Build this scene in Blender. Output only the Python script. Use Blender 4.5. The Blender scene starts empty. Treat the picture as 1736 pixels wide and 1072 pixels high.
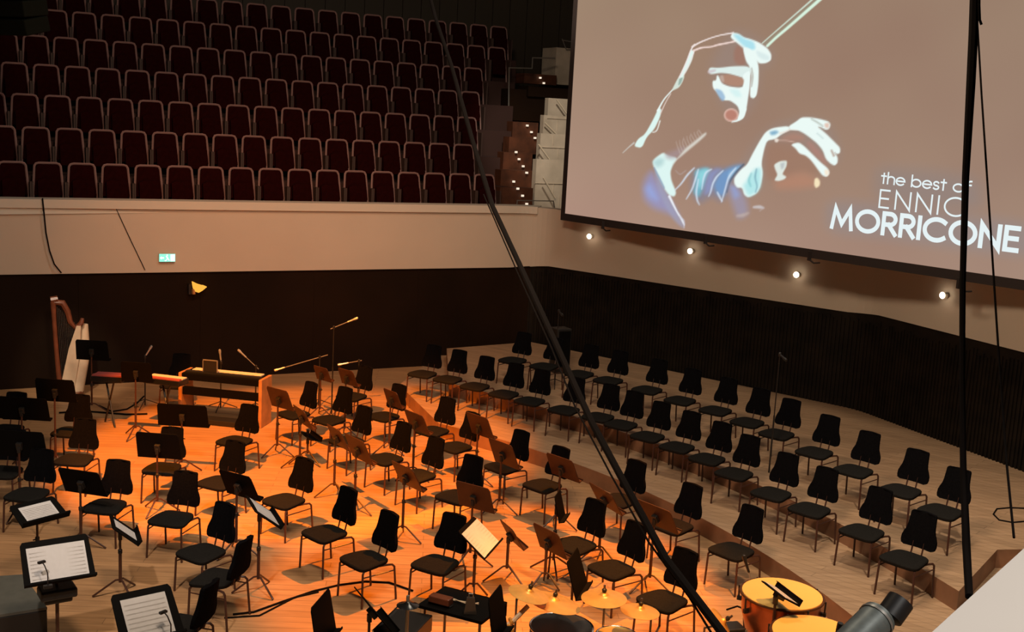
import bpy, math, random
from mathutils import Vector, Matrix
random.seed(7)
C = bpy.context.scene.collection
PI = math.pi

# ------------------------------------------------------------------ camera
FPX = 1950.0
PITCH = math.atan(334 / FPX)
ROLL = math.atan(0.053)
CAM_H = 5.4
_F = Vector((0, math.cos(PITCH), -math.sin(PITCH)))
_U0 = Vector((0, math.sin(PITCH), math.cos(PITCH)))
_R0 = Vector((1, 0, 0))
_R = _R0 * math.cos(ROLL) + _U0 * math.sin(ROLL)
_U = -_R0 * math.sin(ROLL) + _U0 * math.cos(ROLL)
CAMP = Vector((0, 0, CAM_H))
cd = bpy.data.cameras.new('camera')
cam = bpy.data.objects.new('camera', cd)
C.objects.link(cam)
cd.sensor_width = 36.0
cd.lens = FPX / 1736.0 * 36.0
cd.clip_end = 200
cam.matrix_world = Matrix(((_R.x, _U.x, -_F.x, 0), (_R.y, _U.y, -_F.y, 0), (_R.z, _U.z, -_F.z, CAM_H), (0, 0, 0, 1)))
bpy.context.scene.camera = cam


def ray(x, y):
    return _F * FPX + _R * (x - 868) + _U * (536 - y)


def at(x, y, z):
    """the point at height z seen at photo pixel x, y"""
    d = ray(x, y)
    return CAMP + d * ((z - CAM_H) / d.z)


def atd(x, y, dist):
    """the point at a distance along the view"""
    d = ray(x, y)
    return CAMP + d.normalized() * dist


def proj(P):
    v = Vector(P) - CAMP
    a = v.dot(_F)
    return 868 + FPX * v.dot(_R) / a, 536 - FPX * v.dot(_U) / a


def zat(x, y, P):
    d = ray(x, y)
    return CAM_H + d.z * math.hypot(P[0], P[1]) / math.hypot(d.x, d.y)


def on_plane(x, y, P, N):
    d = ray(x, y)
    return CAMP + d * ((Vector(P) - CAMP).dot(N) / d.dot(N))


# --------------------------------------------------------------- materials
def lin(c):
    return tuple(((v / 255.0) / 12.92 if v / 255.0 <= 0.04045 else ((v / 255.0 + 0.055) / 1.055) ** 2.4) for v in c)


def mat(name, col, rough=0.6, metal=0.0, noise=0.0, nscale=8.0, bump=0.0, emit=0.0, spec=None):
    m = bpy.data.materials.new(name)
    m.use_nodes = True
    nt = m.node_tree
    b = nt.nodes['Principled BSDF']
    b.inputs['Roughness'].default_value = rough
    b.inputs['Metallic'].default_value = metal
    if spec is not None:
        b.inputs['Specular IOR Level'].default_value = spec
    c4 = tuple(col) + (1,)
    b.inputs['Base Color'].default_value = c4
    if noise > 0 or bump > 0:
        tc = nt.nodes.new('ShaderNodeTexCoord')
        n = nt.nodes.new('ShaderNodeTexNoise')
        n.inputs['Scale'].default_value = nscale
        n.inputs['Detail'].default_value = 5
        nt.links.new(tc.outputs['Object'], n.inputs['Vector'])
        if noise > 0:
            r = nt.nodes.new('ShaderNodeValToRGB')
            r.color_ramp.elements[0].position = 0.3
            r.color_ramp.elements[1].position = 0.7
            r.color_ramp.elements[0].color = tuple(v * (1 - noise) for v in col) + (1,)
            r.color_ramp.elements[1].color = tuple(min(1, v * (1 + noise)) for v in col) + (1,)
            nt.links.new(n.outputs['Fac'], r.inputs['Fac'])
            nt.links.new(r.outputs['Color'], b.inputs['Base Color'])
        if bump > 0:
            bp = nt.nodes.new('ShaderNodeBump')
            bp.inputs['Strength'].default_value = bump
            bp.inputs['Distance'].default_value = 0.02
            nt.links.new(n.outputs['Fac'], bp.inputs['Height'])
            nt.links.new(bp.outputs['Normal'], b.inputs['Normal'])
    if emit > 0:
        b.inputs['Emission Color'].default_value = c4
        b.inputs['Emission Strength'].default_value = emit
    return m


def wood_floor(name, ang, tone):
    m = bpy.data.materials.new(name)
    m.use_nodes = True
    nt = m.node_tree
    L = nt.links.new
    b = nt.nodes['Principled BSDF']
    b.inputs['Roughness'].default_value = 0.42
    tc = nt.nodes.new('ShaderNodeTexCoord')
    mp = nt.nodes.new('ShaderNodeMapping')
    mp.inputs['Rotation'].default_value = (0, 0, ang)
    L(tc.outputs['Object'], mp.inputs['Vector'])
    br = nt.nodes.new('ShaderNodeTexBrick')
    br.inputs['Scale'].default_value = 1.0
    br.inputs['Brick Width'].default_value = 2.2
    br.inputs['Row Height'].default_value = 0.14
    br.inputs['Mortar Size'].default_value = 0.004
    br.inputs['Mortar Smooth'].default_value = 0.2
    br.inputs['Color1'].default_value = tuple(v * 0.93 for v in tone) + (1,)
    br.inputs['Color2'].default_value = tuple(v * 1.1 for v in tone) + (1,)
    br.inputs['Mortar'].default_value = tuple(v * 0.5 for v in tone) + (1,)
    L(mp.outputs['Vector'], br.inputs['Vector'])
    mp2 = nt.nodes.new('ShaderNodeMapping')
    mp2.inputs['Rotation'].default_value = (0, 0, ang)
    mp2.inputs['Scale'].default_value = (1.2, 14.0, 1.0)
    L(tc.outputs['Object'], mp2.inputs['Vector'])
    n = nt.nodes.new('ShaderNodeTexNoise')
    n.inputs['Scale'].default_value = 1.6
    n.inputs['Detail'].default_value = 6
    L(mp2.outputs['Vector'], n.inputs['Vector'])
    rp = nt.nodes.new('ShaderNodeValToRGB')
    rp.color_ramp.elements[0].position = 0.25
    rp.color_ramp.elements[1].position = 0.75
    rp.color_ramp.elements[0].color = (0.72, 0.68, 0.64, 1)
    rp.color_ramp.elements[1].color = (1.08, 1.08, 1.08, 1)
    L(n.outputs['Fac'], rp.inputs['Fac'])
    mx = nt.nodes.new('ShaderNodeMixRGB')
    mx.blend_type = 'MULTIPLY'
    mx.inputs['Fac'].default_value = 1.0
    L(br.outputs['Color'], mx.inputs['Color1'])
    L(rp.outputs['Color'], mx.inputs['Color2'])
    n2 = nt.nodes.new('ShaderNodeTexNoise')
    n2.inputs['Scale'].default_value = 0.9
    L(tc.outputs['Object'], n2.inputs['Vector'])
    rp2 = nt.nodes.new('ShaderNodeValToRGB')
    rp2.color_ramp.elements[0].color = (0.85, 0.85, 0.85, 1)
    rp2.color_ramp.elements[1].color = (1.08, 1.05, 1.02, 1)
    L(n2.outputs['Fac'], rp2.inputs['Fac'])
    mx2 = nt.nodes.new('ShaderNodeMixRGB')
    mx2.blend_type = 'MULTIPLY'
    mx2.inputs['Fac'].default_value = 1.0
    L(mx.outputs['Color'], mx2.inputs['Color1'])
    L(rp2.outputs['Color'], mx2.inputs['Color2'])
    L(mx2.outputs['Color'], b.inputs['Base Color'])
    return m


def emission(name, col, strength=1.0):
    m = bpy.data.materials.new(name)
    m.use_nodes = True
    nt = m.node_tree
    nt.nodes.remove(nt.nodes['Principled BSDF'])
    e = nt.nodes.new('ShaderNodeEmission')
    e.inputs['Color'].default_value = tuple(col) + (1,)
    e.inputs['Strength'].default_value = strength
    nt.links.new(e.outputs[0], nt.nodes['Material Output'].inputs['Surface'])
    return m


def emission_attr(name, strength=1.0):
    """the projected picture: its own colours, given off as light"""
    m = bpy.data.materials.new(name)
    m.use_nodes = True
    nt = m.node_tree
    nt.nodes.remove(nt.nodes['Principled BSDF'])
    a = nt.nodes.new('ShaderNodeAttribute')
    a.attribute_name = 'picture'
    e = nt.nodes.new('ShaderNodeEmission')
    e.inputs['Strength'].default_value = strength
    nt.links.new(a.outputs['Color'], e.inputs['Color'])
    nt.links.new(e.outputs[0], nt.nodes['Material Output'].inputs['Surface'])
    return m


M = {}
M['fabric'] = mat('black_fabric', (0.0042, 0.0039, 0.0045), 1.0, noise=0.25, nscale=60, spec=0.02)
M['seat_fabric'] = mat('charcoal_seat_fabric', (0.0135, 0.0125, 0.0115), 1.0, noise=0.2, nscale=60, spec=0.03)
M['frame'] = mat('dark_chair_frame', (0.050, 0.017, 0.010), 0.42, 0.0)  # black paint; its orange reflection is put into this red-brown base colour
M['black'] = mat('black_metal', (0.012, 0.011, 0.011), 0.45)
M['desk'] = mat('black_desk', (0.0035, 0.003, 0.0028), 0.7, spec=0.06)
M['lit_desk'] = mat('amber_lit_black_desk', (0.05, 0.02, 0.010), 0.5, noise=0.2, nscale=5, spec=0.3)  # same black desks, with the amber light on them painted in as brown
M['chrome'] = mat('chrome', (0.75, 0.72, 0.68), 0.18, 1.0)
M['paper'] = mat('paper', (0.58, 0.565, 0.575), 0.8, noise=0.03, nscale=20)
M['ink'] = mat('ink', (0.52, 0.49, 0.47), 0.9)
M['darkwall'] = mat('dark_brown_panel', (0.013, 0.0055, 0.002), 0.8, noise=0.3, nscale=0.6, spec=0.12)
M['rib'] = mat('dark_ribbed_panel', (0.0085, 0.0052, 0.003), 0.7, noise=0.5, nscale=3, spec=0.2)
M['band'] = mat('cream_plaster', (0.56, 0.47, 0.385), 0.75, noise=0.04, nscale=0.7)
M['ledge'] = mat('pale_ledge', (0.60, 0.54, 0.46), 0.7)
M['floor'] = wood_floor('stage_planks', math.radians(-4), (0.50, 0.29, 0.145))
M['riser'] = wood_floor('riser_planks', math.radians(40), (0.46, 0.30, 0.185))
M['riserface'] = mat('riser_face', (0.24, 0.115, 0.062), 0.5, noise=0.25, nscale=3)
M['redseat'] = mat('dark_red_velvet', (0.016, 0.0012, 0.0011), 0.95, noise=0.2, nscale=12, spec=0.05)
M['seatframe'] = mat('grey_brown_seat_frame', (0.24, 0.135, 0.125), 0.6)
M['terrace'] = mat('dark_terrace_floor', (0.035, 0.012, 0.009), 0.8)
M['stone'] = None
M['step'] = mat('reddish_wood_step', (0.085, 0.026, 0.010), 0.6, noise=0.4, nscale=4)
M['palerail'] = mat('pale_painted_rail', (0.75, 0.66, 0.52), 0.5)
M['rail'] = mat('grey_rail', (0.36, 0.34, 0.31), 0.35, 0.6)
M['rope'] = mat('black_cable', (0.007, 0.005, 0.0045), 0.9, spec=0.08)
M['parapet'] = mat('pale_parapet', (0.72, 0.66, 0.60), 0.75, noise=0.03, nscale=1)
M['harpwood'] = mat('reddish_harp_wood', (0.16, 0.045, 0.02), 0.35, noise=0.3, nscale=6)
M['harpboard'] = mat('pale_spruce', (0.68, 0.52, 0.36), 0.5, noise=0.08, nscale=6)
M['orgwood'] = mat('orange_wood', (0.42, 0.19, 0.07), 0.45, noise=0.2, nscale=6)
M['ivory'] = mat('ivory_keys', (0.80, 0.70, 0.55), 0.4)
M['redfelt'] = mat('red_felt', (0.36, 0.075, 0.075), 0.8)
M['brass'] = mat('bronze_cymbal', (0.88, 0.46, 0.11), 0.36, 0.4, noise=0.1, nscale=12)
M['skin'] = mat('drum_skin', (0.74, 0.46, 0.12), 0.55, noise=0.03, nscale=3)
M['copper'] = mat('copper_kettle', (0.42, 0.14, 0.06), 0.3, 0.8)
M['drumblack'] = mat('black_lacquer', (0.01, 0.01, 0.011), 0.2)
M['lampbody'] = mat('grey_lamp_body', (0.16, 0.18, 0.17), 0.4, 0.3, noise=0.2, nscale=20)
M['lens'] = emission('lit_lens', lin((255, 232, 200)), 14.0)
M['signgreen'] = emission('exit_sign_green', lin((150, 240, 214)), 1.15)
M['signwhite'] = emission('exit_sign_white', lin((225, 255, 240)), 1.8)
M['amberlens'] = emission('amber_lamp_glow', lin((255, 180, 70)), 1.1)
M['steplight'] = emission('step_light', lin((255, 235, 210)), 1.0)
M['mic'] = mat('mic_grey', (0.5, 0.5, 0.5), 0.35, 0.6)
M['podium'] = mat('grey_podium_top', (0.085, 0.085, 0.072), 0.6, noise=0.1, nscale=10)
M['screen_black'] = mat('screen_border', (0.012, 0.006, 0.005), 0.8)
M['picture'] = emission_attr('projected_picture', 1.0)


def stone_mat():
    m = mat('pale_stone', (0.62, 0.55, 0.44), 0.8, bump=0.2, nscale=9)
    nt = m.node_tree
    b = nt.nodes['Principled BSDF']
    tc = nt.nodes.new('ShaderNodeTexCoord')
    n = nt.nodes.new('ShaderNodeTexNoise')
    n.inputs['Scale'].default_value = 2.5
    n.inputs['Detail'].default_value = 6
    r = nt.nodes.new('ShaderNodeValToRGB')
    r.color_ramp.elements[0].color = (0.36, 0.31, 0.24, 1)
    r.color_ramp.elements[1].color = (0.74, 0.66, 0.55, 1)
    nt.links.new(tc.outputs['Object'], n.inputs['Vector'])
    nt.links.new(n.outputs['Fac'], r.inputs['Fac'])
    nt.links.new(r.outputs['Color'], b.inputs['Base Color'])
    return m


M['stone'] = stone_mat()


# ------------------------------------------------------------------ meshes
class MB:
    """collects shapes and links them as ONE mesh object"""

    def __init__(self):
        self.v = []
        self.f = []
        self.mi = []
        self.cur = 0

    def add(self, vs, fs):
        o = len(self.v)
        self.v += [tuple(p) for p in vs]
        for f in fs:
            self.f.append(tuple(o + i for i in f))
            self.mi.append(self.cur)
        return self

    def box(self, c, s, rz=0.0, mtx=None):
        x, y, z = s[0] / 2, s[1] / 2, s[2] / 2
        vs = [Vector(p) for p in ((-x, -y, -z), (x, -y, -z), (x, y, -z), (-x, y, -z), (-x, -y, z), (x, -y, z), (x, y, z), (-x, y, z))]
        R = mtx if mtx is not None else Matrix.Rotation(rz, 3, 'Z')
        vs = [R @ p + Vector(c) for p in vs]
        return self.add(vs, [(3, 2, 1, 0), (4, 5, 6, 7), (0, 1, 5, 4), (1, 2, 6, 5), (2, 3, 7, 6), (3, 0, 4, 7)])

    def tube(self, pts, r, n=8, cap=True):
        pts = [Vector(p) for p in pts]
        rr = r if isinstance(r, (list, tuple)) else [r] * len(pts)
        rings = []
        prev = None
        for i, p in enumerate(pts):
            if i == 0:
                t = pts[1] - p
            elif i == len(pts) - 1:
                t = p - pts[i - 1]
            else:
                t = (pts[i + 1] - p).normalized() + (p - pts[i - 1]).normalized()
            t = t.normalized() if t.length > 1e-9 else Vector((0, 0, 1))
            if prev is None:
                a = Vector((1, 0, 0)) if abs(t.x) < 0.8 else Vector((0, 1, 0))
                nrm = t.cross(a).normalized()
            else:
                nrm = (prev - t * prev.dot(t))
                nrm = nrm.normalized() if nrm.length > 1e-9 else t.orthogonal().normalized()
            prev = nrm
            bn = t.cross(nrm)
            rings.append([p + (nrm * math.cos(2 * PI * k / n) + bn * math.sin(2 * PI * k / n)) * rr[i] for k in range(n)])
        vs = [q for ring in rings for q in ring]
        fs = []
        for i in range(len(pts) - 1):
            for k in range(n):
                k2 = (k + 1) % n
                fs.append((i * n + k, i * n + k2, (i + 1) * n + k2, (i + 1) * n + k))
        if cap:
            fs.append(tuple(reversed(range(n))))
            fs.append(tuple((len(pts) - 1) * n + k for k in range(n)))
        return self.add(vs, fs)

    def lathe(self, prof, n=32, mtx=None, c=(0, 0, 0)):
        """profile of (radius, z), turned about z"""
        vs = []
        fs = []
        for r, z in prof:
            for k in range(n):
                a = 2 * PI * k / n
                p = Vector((r * math.cos(a), r * math.sin(a), z))
                if mtx is not None:
                    p = mtx @ p
                vs.append(p + Vector(c))
        for i in range(len(prof) - 1):
            for k in range(n):
                k2 = (k + 1) % n
                fs.append((i * n + k, i * n + k2, (i + 1) * n + k2, (i + 1) * n + k))
        fs.append(tuple(reversed(range(n))))
        fs.append(tuple((len(prof) - 1) * n + k for k in range(n)))
        return self.add(vs, fs)

    def prism(self, poly, z0, z1):
        n = len(poly)
        z0s = z0 if isinstance(z0, (list, tuple)) else [z0] * n
        z1s = z1 if isinstance(z1, (list, tuple)) else [z1] * n
        vs = [(p[0], p[1], z0s[i]) for i, p in enumerate(poly)] + [(p[0], p[1], z1s[i]) for i, p in enumerate(poly)]
        fs = [tuple(reversed(range(n))), tuple(range(n, 2 * n))]
        for i in range(n):
            j = (i + 1) % n
            fs.append((i, j, n + j, n + i))
        return self.add(vs, fs)

    def slab(self, poly3, nrm, th):
        """a flat polygon given thickness along nrm"""
        n = len(poly3)
        nv = Vector(nrm) * th
        vs = [Vector(p) for p in poly3] + [Vector(p) + nv for p in poly3]
        fs = [tuple(reversed(range(n))), tuple(range(n, 2 * n))]
        for i in range(n):
            j = (i + 1) % n
            fs.append((i, j, n + j, n + i))
        return self.add(vs, fs)

    def mesh(self, name, m, smooth=False):
        me = bpy.data.meshes.new(name)
        me.from_pydata(self.v, [], self.f)
        ms = m if isinstance(m, (list, tuple)) else [m]
        for x in ms:
            me.materials.append(x)
        if len(ms) > 1:
            me.polygons.foreach_set('material_index', self.mi)
        import bmesh
        bm = bmesh.new()
        bm.from_mesh(me)
        bmesh.ops.recalc_face_normals(bm, faces=bm.faces)
        bm.to_mesh(me)
        bm.free()
        if smooth:
            me.polygons.foreach_set('use_smooth', [True] * len(me.polygons))
            try:
                me.set_sharp_from_angle(angle=math.radians(40))
            except Exception:
                pass
        me.update()
        return me

    def build(self, name, m, parent=None, smooth=False, bevel=0.0):
        o = bpy.data.objects.new(name, self.mesh(name, m, smooth))
        C.objects.link(o)
        if parent is not None:
            o.parent = parent
        if bevel > 0:
            b = o.modifiers.new('edge', 'BEVEL')
            b.width = bevel
            b.segments = 2
            b.limit_method = 'ANGLE'
        return o


def tag(o, label, cat, group=None, kind=None):
    o['label'] = label
    o['category'] = cat
    if group:
        o['group'] = group
    if kind:
        o['kind'] = kind
    return o


def thing(name, label, cat, loc=(0, 0, 0), rz=0.0, group=None):
    o = bpy.data.objects.new(name, None)
    o.empty_display_size = 0.1
    C.objects.link(o)
    o.location = loc
    o.rotation_euler = (0, 0, rz)
    return tag(o, label, cat, group)


def struct(o, label=None):
    o['kind'] = 'structure'
    if label:
        o['label'] = label
        o['category'] = 'room'
    return o


KIDS = {}


def note(parent, *kids):
    KIDS.setdefault(parent.name, []).extend(kids)


def dup(root, loc, rz, label, group=None):
    r = root.copy()
    C.objects.link(r)
    r.location = loc
    r.rotation_euler = (0, 0, rz)
    r['label'] = label
    if group:
        r['group'] = group
    for ch in root.children:
        c = ch.copy()
        C.objects.link(c)
        c.parent = r
        for g in ch.children:
            d = g.copy()
            C.objects.link(d)
            d.parent = c
    return r


ORD = ['first', 'second', 'third', 'fourth', 'fifth', 'sixth', 'seventh', 'eighth', 'ninth', 'tenth', 'eleventh', 'twelfth', 'thirteenth',
       'fourteenth', 'fifteenth', 'sixteenth', 'seventeenth', 'eighteenth', 'nineteenth', 'twentieth', 'twenty-first', 'twenty-second', 'twenty-third', 'twenty-fourth', 'twenty-fifth']

# ------------------------------------------------------------- room geometry
ZA, ZB = 0.24, 0.48                       # the two riser levels
LD = Vector((0.8852, 0.4651, 0))          # along the rear wall
LN = Vector((-0.4651, 0.8852, 0))         # away from the stage, behind it
P0 = Vector((-9.03, 20.71, 0))
CORNER = Vector((0.3645, 25.634, 0))
KINK = Vector((6.41, 20.56, 0))
KINK2 = Vector((7.97, 17.06, 0))
WEND = Vector((9.75, 13.07, 0))
LSTART = P0 - LD * 6.0


def rounded(a, b, c, r, n=8):
    """the turn at b, rounded"""
    u = (a - b).normalized()
    w = (c - b).normalized()
    s, e = b + u * r, b + w * r
    out = []
    for i in range(n + 1):
        t = i / n
        out.append(s * (1 - t) ** 2 + b * 2 * t * (1 - t) + e * t * t)
    return out


def offset_line(pts, d):
    """moved to the left of travel by d"""
    out = []
    for i, p in enumerate(pts):
        if i == 0:
            t = (pts[1] - p).normalized()
            out.append(p + Vector((-t.y, t.x, 0)) * d)
        elif i == len(pts) - 1:
            t = (p - pts[i - 1]).normalized()
            out.append(p + Vector((-t.y, t.x, 0)) * d)
        else:
            a = (p - pts[i - 1]).normalized()
            b = (pts[i + 1] - p).normalized()
            na, nb = Vector((-a.y, a.x, 0)), Vector((-b.y, b.x, 0))
            m = (na + nb).normalized()
            out.append(p + m * (d / max(0.3, m.dot(na))))
    return out


def ribbon_wall(mb, pts, d0, d1, z0, z1):
    a, b = offset_line(pts, d0), offset_line(pts, d1)
    n = len(pts)
    z0s = z0 if isinstance(z0, list) else [z0] * n
    z1s = z1 if isinstance(z1, list) else [z1] * n
    vs = []
    for i in range(n):
        vs += [(a[i].x, a[i].y, z0s[i]), (a[i].x, a[i].y, z1s[i]), (b[i].x, b[i].y, z1s[i]), (b[i].x, b[i].y, z0s[i])]
    fs = []
    for i in range(n - 1):
        o, p = i * 4, (i + 1) * 4
        for k in range(4):
            k2 = (k + 1) % 4
            fs.append((o + k, p + k, p + k2, o + k2))
    fs += [(0, 1, 2, 3), ((n - 1) * 4 + 3, (n - 1) * 4 + 2, (n - 1) * 4 + 1, (n - 1) * 4)]
    mb.add(vs, fs)


turn = rounded(P0, CORNER, KINK, 0.55, 8)
turn2 = rounded(CORNER, KINK, KINK2, 0.35, 4)
left_line = [LSTART] + turn[:5]
right_line = turn[4:] + turn2 + [KINK2, WEND]

# lower dark walls
mb = MB()
ribbon_wall(mb, left_line, 0.0, 0.3, -0.05, 2.16)
# vertical panel joints: shallow proud strips
for s in (2.2, 4.4, 7.05, 9.3, 11.6, 13.9):
    p = LSTART + LD * s
    mb.box((p.x - LN.x * 0.004, p.y - LN.y * 0.004, 1.08), (0.03, 0.02, 2.16), math.atan2(LD.y, LD.x))
struct(mb.build('wall_rear', M['darkwall']), 'dark brown panelled wall behind the stage under the cream band')
mb = MB()
ribbon_wall(mb, right_line, 0.0, 0.3, -0.05, [2.18 + 0.12 * min(1, i / 9.0) for i in range(len(right_line))])
# real vertical ribs along the wall
acc = 0.0
for i in range(len(right_line) - 1):
    a, b = right_line[i], right_line[i + 1]
    L = (b - a).length
    t = (b - a) / L
    ang = math.atan2(t.y, t.x)
    nin = Vector((t.y, -t.x, 0))
    s = 0.03
    while s < L:
        p = a + t * s + nin * 0.012
        mb.box((p.x, p.y, 1.05 + 0.03 * random.random()), (0.02 + 0.018 * random.random(), 0.03, 2.0 + 0.2 * random.random()), ang)
        s += 0.075
struct(mb.build('wall_right', M['rib']), 'dark wall of narrow vertical ribs along the right of the risers')

# dark upper wall behind the projection screen
mb = MB()
up = [Vector((2.6, 23.77, 0)), KINK, KINK2, WEND]
ribbon_wall(mb, up, 1.6, 1.9, 3.0, 15.0)
struct(mb.build('wall_right_upper', mat('dark_upper_wall', (0.02, 0.015, 0.01), 0.8)), 'dark upper wall behind the projection screen')

# cream balcony fronts
mb = MB()
ribbon_wall(mb, left_line, -0.05, 0.28, [2.14 + 0.01 * i for i in range(len(left_line))], 3.50)
struct(mb.build('wall_rear_band', M['band']), 'cream balcony front above the dark wall behind the stage')
mb = MB()
ribbon_wall(mb, right_line, -0.05, 0.28, [2.18 + 0.12 * min(1, i / 9.0) for i in range(len(right_line))], 3.50)
struct(mb.build('wall_right_band', M['band']), 'cream wall band under the projection screen')
mb = MB()
ribbon_wall(mb, [LSTART] + turn[:6], -0.11, 0.34, 3.36, 3.52)
struct(mb.build('trim_ledge', M['ledge']), 'pale ledge along the top of the rear balcony front')

mb = MB()
a_, b_, c_ = (on_plane(x, y, P0 - LN * 0.055, LN) for x, y in ((-60, 348), (-60, 364), (285, 361)))
mb.add([a_, c_, b_ - LN * 0.055, a_ - LN * 0.005], [(0, 1, 2), (0, 3, 1), (0, 2, 3), (1, 3, 2)])
struct(mb.build('trim_bevel', M['ledge']), 'pale bevelled strip narrowing under the left end of the ledge')

# stage floor
mb = MB()
mb.prism([(-16, 3.5), (11.5, 3.5), (11.5, 12.4), (8.7, 16.5), (6.7, 21), (0.5, 26.2), (-9.2, 21), (-16, 17.4)], -0.1, 0.0)
struct(mb.build('floor', M['floor']), 'wooden plank stage floor')


def arc3(a, b, c, n):
    """points of the circle through three plan points"""
    ax, ay, bx, by, cx, cy = a[0], a[1], b[0], b[1], c[0], c[1]
    d = 2 * (ax * (by - cy) + bx * (cy - ay) + cx * (ay - by))
    ux = ((ax * ax + ay * ay) * (by - cy) + (bx * bx + by * by) * (cy - ay) + (cx * cx + cy * cy) * (ay - by)) / d
    uy = ((ax * ax + ay * ay) * (cx - bx) + (bx * bx + by * by) * (ax - cx) + (cx * cx + cy * cy) * (bx - ax)) / d
    r = math.hypot(ax - ux, ay - uy)
    t0, t1, t2 = (math.atan2(p[1] - uy, p[0] - ux) for p in (a, b, c))
    while t1 - t0 > PI: t1 -= 2 * PI
    while t1 - t0 < -PI: t1 += 2 * PI
    while t2 - t1 > PI: t2 -= 2 * PI
    while t2 - t1 < -PI: t2 += 2 * PI
    return [(ux + r * math.cos(t0 + (t2 - t0) * i / n), uy + r * math.sin(t0 + (t2 - t0) * i / n)) for i in range(n + 1)]


def riser(name, edge, back, z, label):
    poly = edge + back
    mb = MB()
    n = len(poly)
    mb.cur = 0
    vs = [(p[0], p[1], 0.001) for p in poly] + [(p[0], p[1], z) for p in poly]
    mb.add(vs, [tuple(range(n, 2 * n))])
    mb.cur = 1
    mb.add(vs, [(i, (i + 1) % n, n + (i + 1) % n, n + i) for i in range(n)])
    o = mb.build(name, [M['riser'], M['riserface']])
    return struct(o, label)


edgeA = arc3((-1.15, 18.95), (1.25, 16.85), (3.95, 11.65), 24) + [(4.15, 10.9)]
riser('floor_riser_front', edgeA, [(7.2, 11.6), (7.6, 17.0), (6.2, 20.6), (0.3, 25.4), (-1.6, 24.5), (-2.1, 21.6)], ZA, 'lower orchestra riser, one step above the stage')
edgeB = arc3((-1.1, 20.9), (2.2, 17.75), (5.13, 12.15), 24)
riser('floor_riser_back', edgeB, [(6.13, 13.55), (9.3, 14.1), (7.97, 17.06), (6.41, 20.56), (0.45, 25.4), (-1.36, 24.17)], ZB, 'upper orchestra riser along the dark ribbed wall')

# ---------------------------------------------------- raked gallery and rear
ROW_RISE, ROW_DEPTH, ROW_Z = 0.625, 0.95, 4.12
NROWS = 7


def gal(s, d, z):
    p = P0 + LD * s + LN * d
    return Vector((p.x, p.y, z))


GA = math.atan2(LD.y, LD.x)
mb = MB()
for k in range(NROWS):
    zt = ROW_Z + ROW_RISE * k - 0.90
    d0 = 0.36 + ROW_DEPTH * k
    pts = [gal(-4.5, d0, 0), gal(10.1 + 0.5 * k, d0, 0), gal(10.1 + 0.5 * k, 8.4, 0), gal(-4.5, 8.4, 0)]
    mb.prism([(p.x, p.y) for p in pts], zt - ROW_RISE - 0.2, zt)
struct(mb.build('floor_gallery', M['terrace']), 'dark terraces under the gallery seating')
mb = MB()
pts = [gal(-6, 8.4, 0), gal(17, 8.4, 0), gal(17, 8.7, 0), gal(-6, 8.7, 0)]
mb.prism([(p.x, p.y) for p in pts], 2.0, 15.0)
for i in range(40):
    p = gal(-5.5 + i * 0.56, 8.37, 8)
    mb.box(p, (0.2, 0.06, 13), GA)
struct(mb.build('wall_gallery', mat('dark_gallery_wall', (0.030, 0.022, 0.013), 0.7)), 'dark panelled wall behind the gallery seats')

# ------------------------------------------------------ gallery seats
def make_gallery_seat():
    t = thing('gallery_chair', 'x', 'theatre seat')
    f = MB()
    prof = [(-0.275, 0.0), (-0.268, 0.30), (-0.248, 0.62), (-0.232, 0.84), (-0.205, 0.885), (-0.15, 0.90), (0.15, 0.90), (0.205, 0.885), (0.232, 0.84), (0.248, 0.62), (0.268, 0.30), (0.275, 0.0)]
    pts = [(x, 0.10 + 0.16 * z, z) for x, z in prof]
    f.tube(pts, 0.024, 6)
    f.build('frame', M['seatframe'], t, True)
    b = MB()
    hw = [(0.25, 0.30), (0.24, 0.45), (0.222, 0.64), (0.21, 0.82), (0.17, 0.878)]
    poly = [(-w, z) for w, z in hw] + [(w, z) for w, z in reversed(hw)]
    b.slab([(x, 0.06 + 0.16 * z, z) for x, z in poly], (0, 1, 0), 0.06)
    b.build('backrest', M['redseat'], t)
    s = MB()
    s.slab([(-0.19, 0.0, 0.20), (0.19, 0.0, 0.20), (0.195, 0.05, 0.58), (0.12, 0.055, 0.62), (-0.12, 0.055, 0.62), (-0.195, 0.05, 0.58)], (0, 1, 0), 0.07)
    s.build('seat', M['redseat'], t)
    for sx in (-1, 1):
        a = MB()
        a.box((sx * 0.288, 0.06, 0.28), (0.030, 0.22, 0.56))
        a.build('arm_panel', M['seatframe_dark'], t)
    return t


M['seatframe_dark'] = mat('dark_seat_side', (0.05, 0.026, 0.02), 0.7)
ROWN = ['front', 'second', 'third', 'fourth', 'fifth', 'sixth', 'seventh', 'eighth', 'ninth', 'tenth']
proto_seat = None
for k in range(NROWS):
    zf = ROW_Z + ROW_RISE * k - 0.90
    dfl = 0.36 + ROW_DEPTH * k + 0.34
    s_right = 9.8 + 0.5 * k
    n_ = 0
    s = s_right
    while s > -3.0:
        P = gal(s, dfl, zf)
        px, py = proj((P.x, P.y, zf + 0.85))
        px2, py2 = proj((P.x, P.y, zf + 0.3))
        if -25 < px < (829 if k < 5 else 868) and py2 > -8:
            n_ += 1
            lab = 'dark red tip-up seat in the %s row above the parapet, %s from the stair end' % (ROWN[k], ORD[n_ - 1])
            if proto_seat is None:
                proto_seat = make_gallery_seat()
                proto_seat.location = P
                proto_seat.rotation_euler = (0, 0, GA)
                proto_seat['label'] = lab
                proto_seat['group'] = 'gallery seats'
                bpy.context.view_layer.update()
            else:
                dup(proto_seat, P, GA, lab, 'gallery seats')
        s -= 0.612

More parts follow.
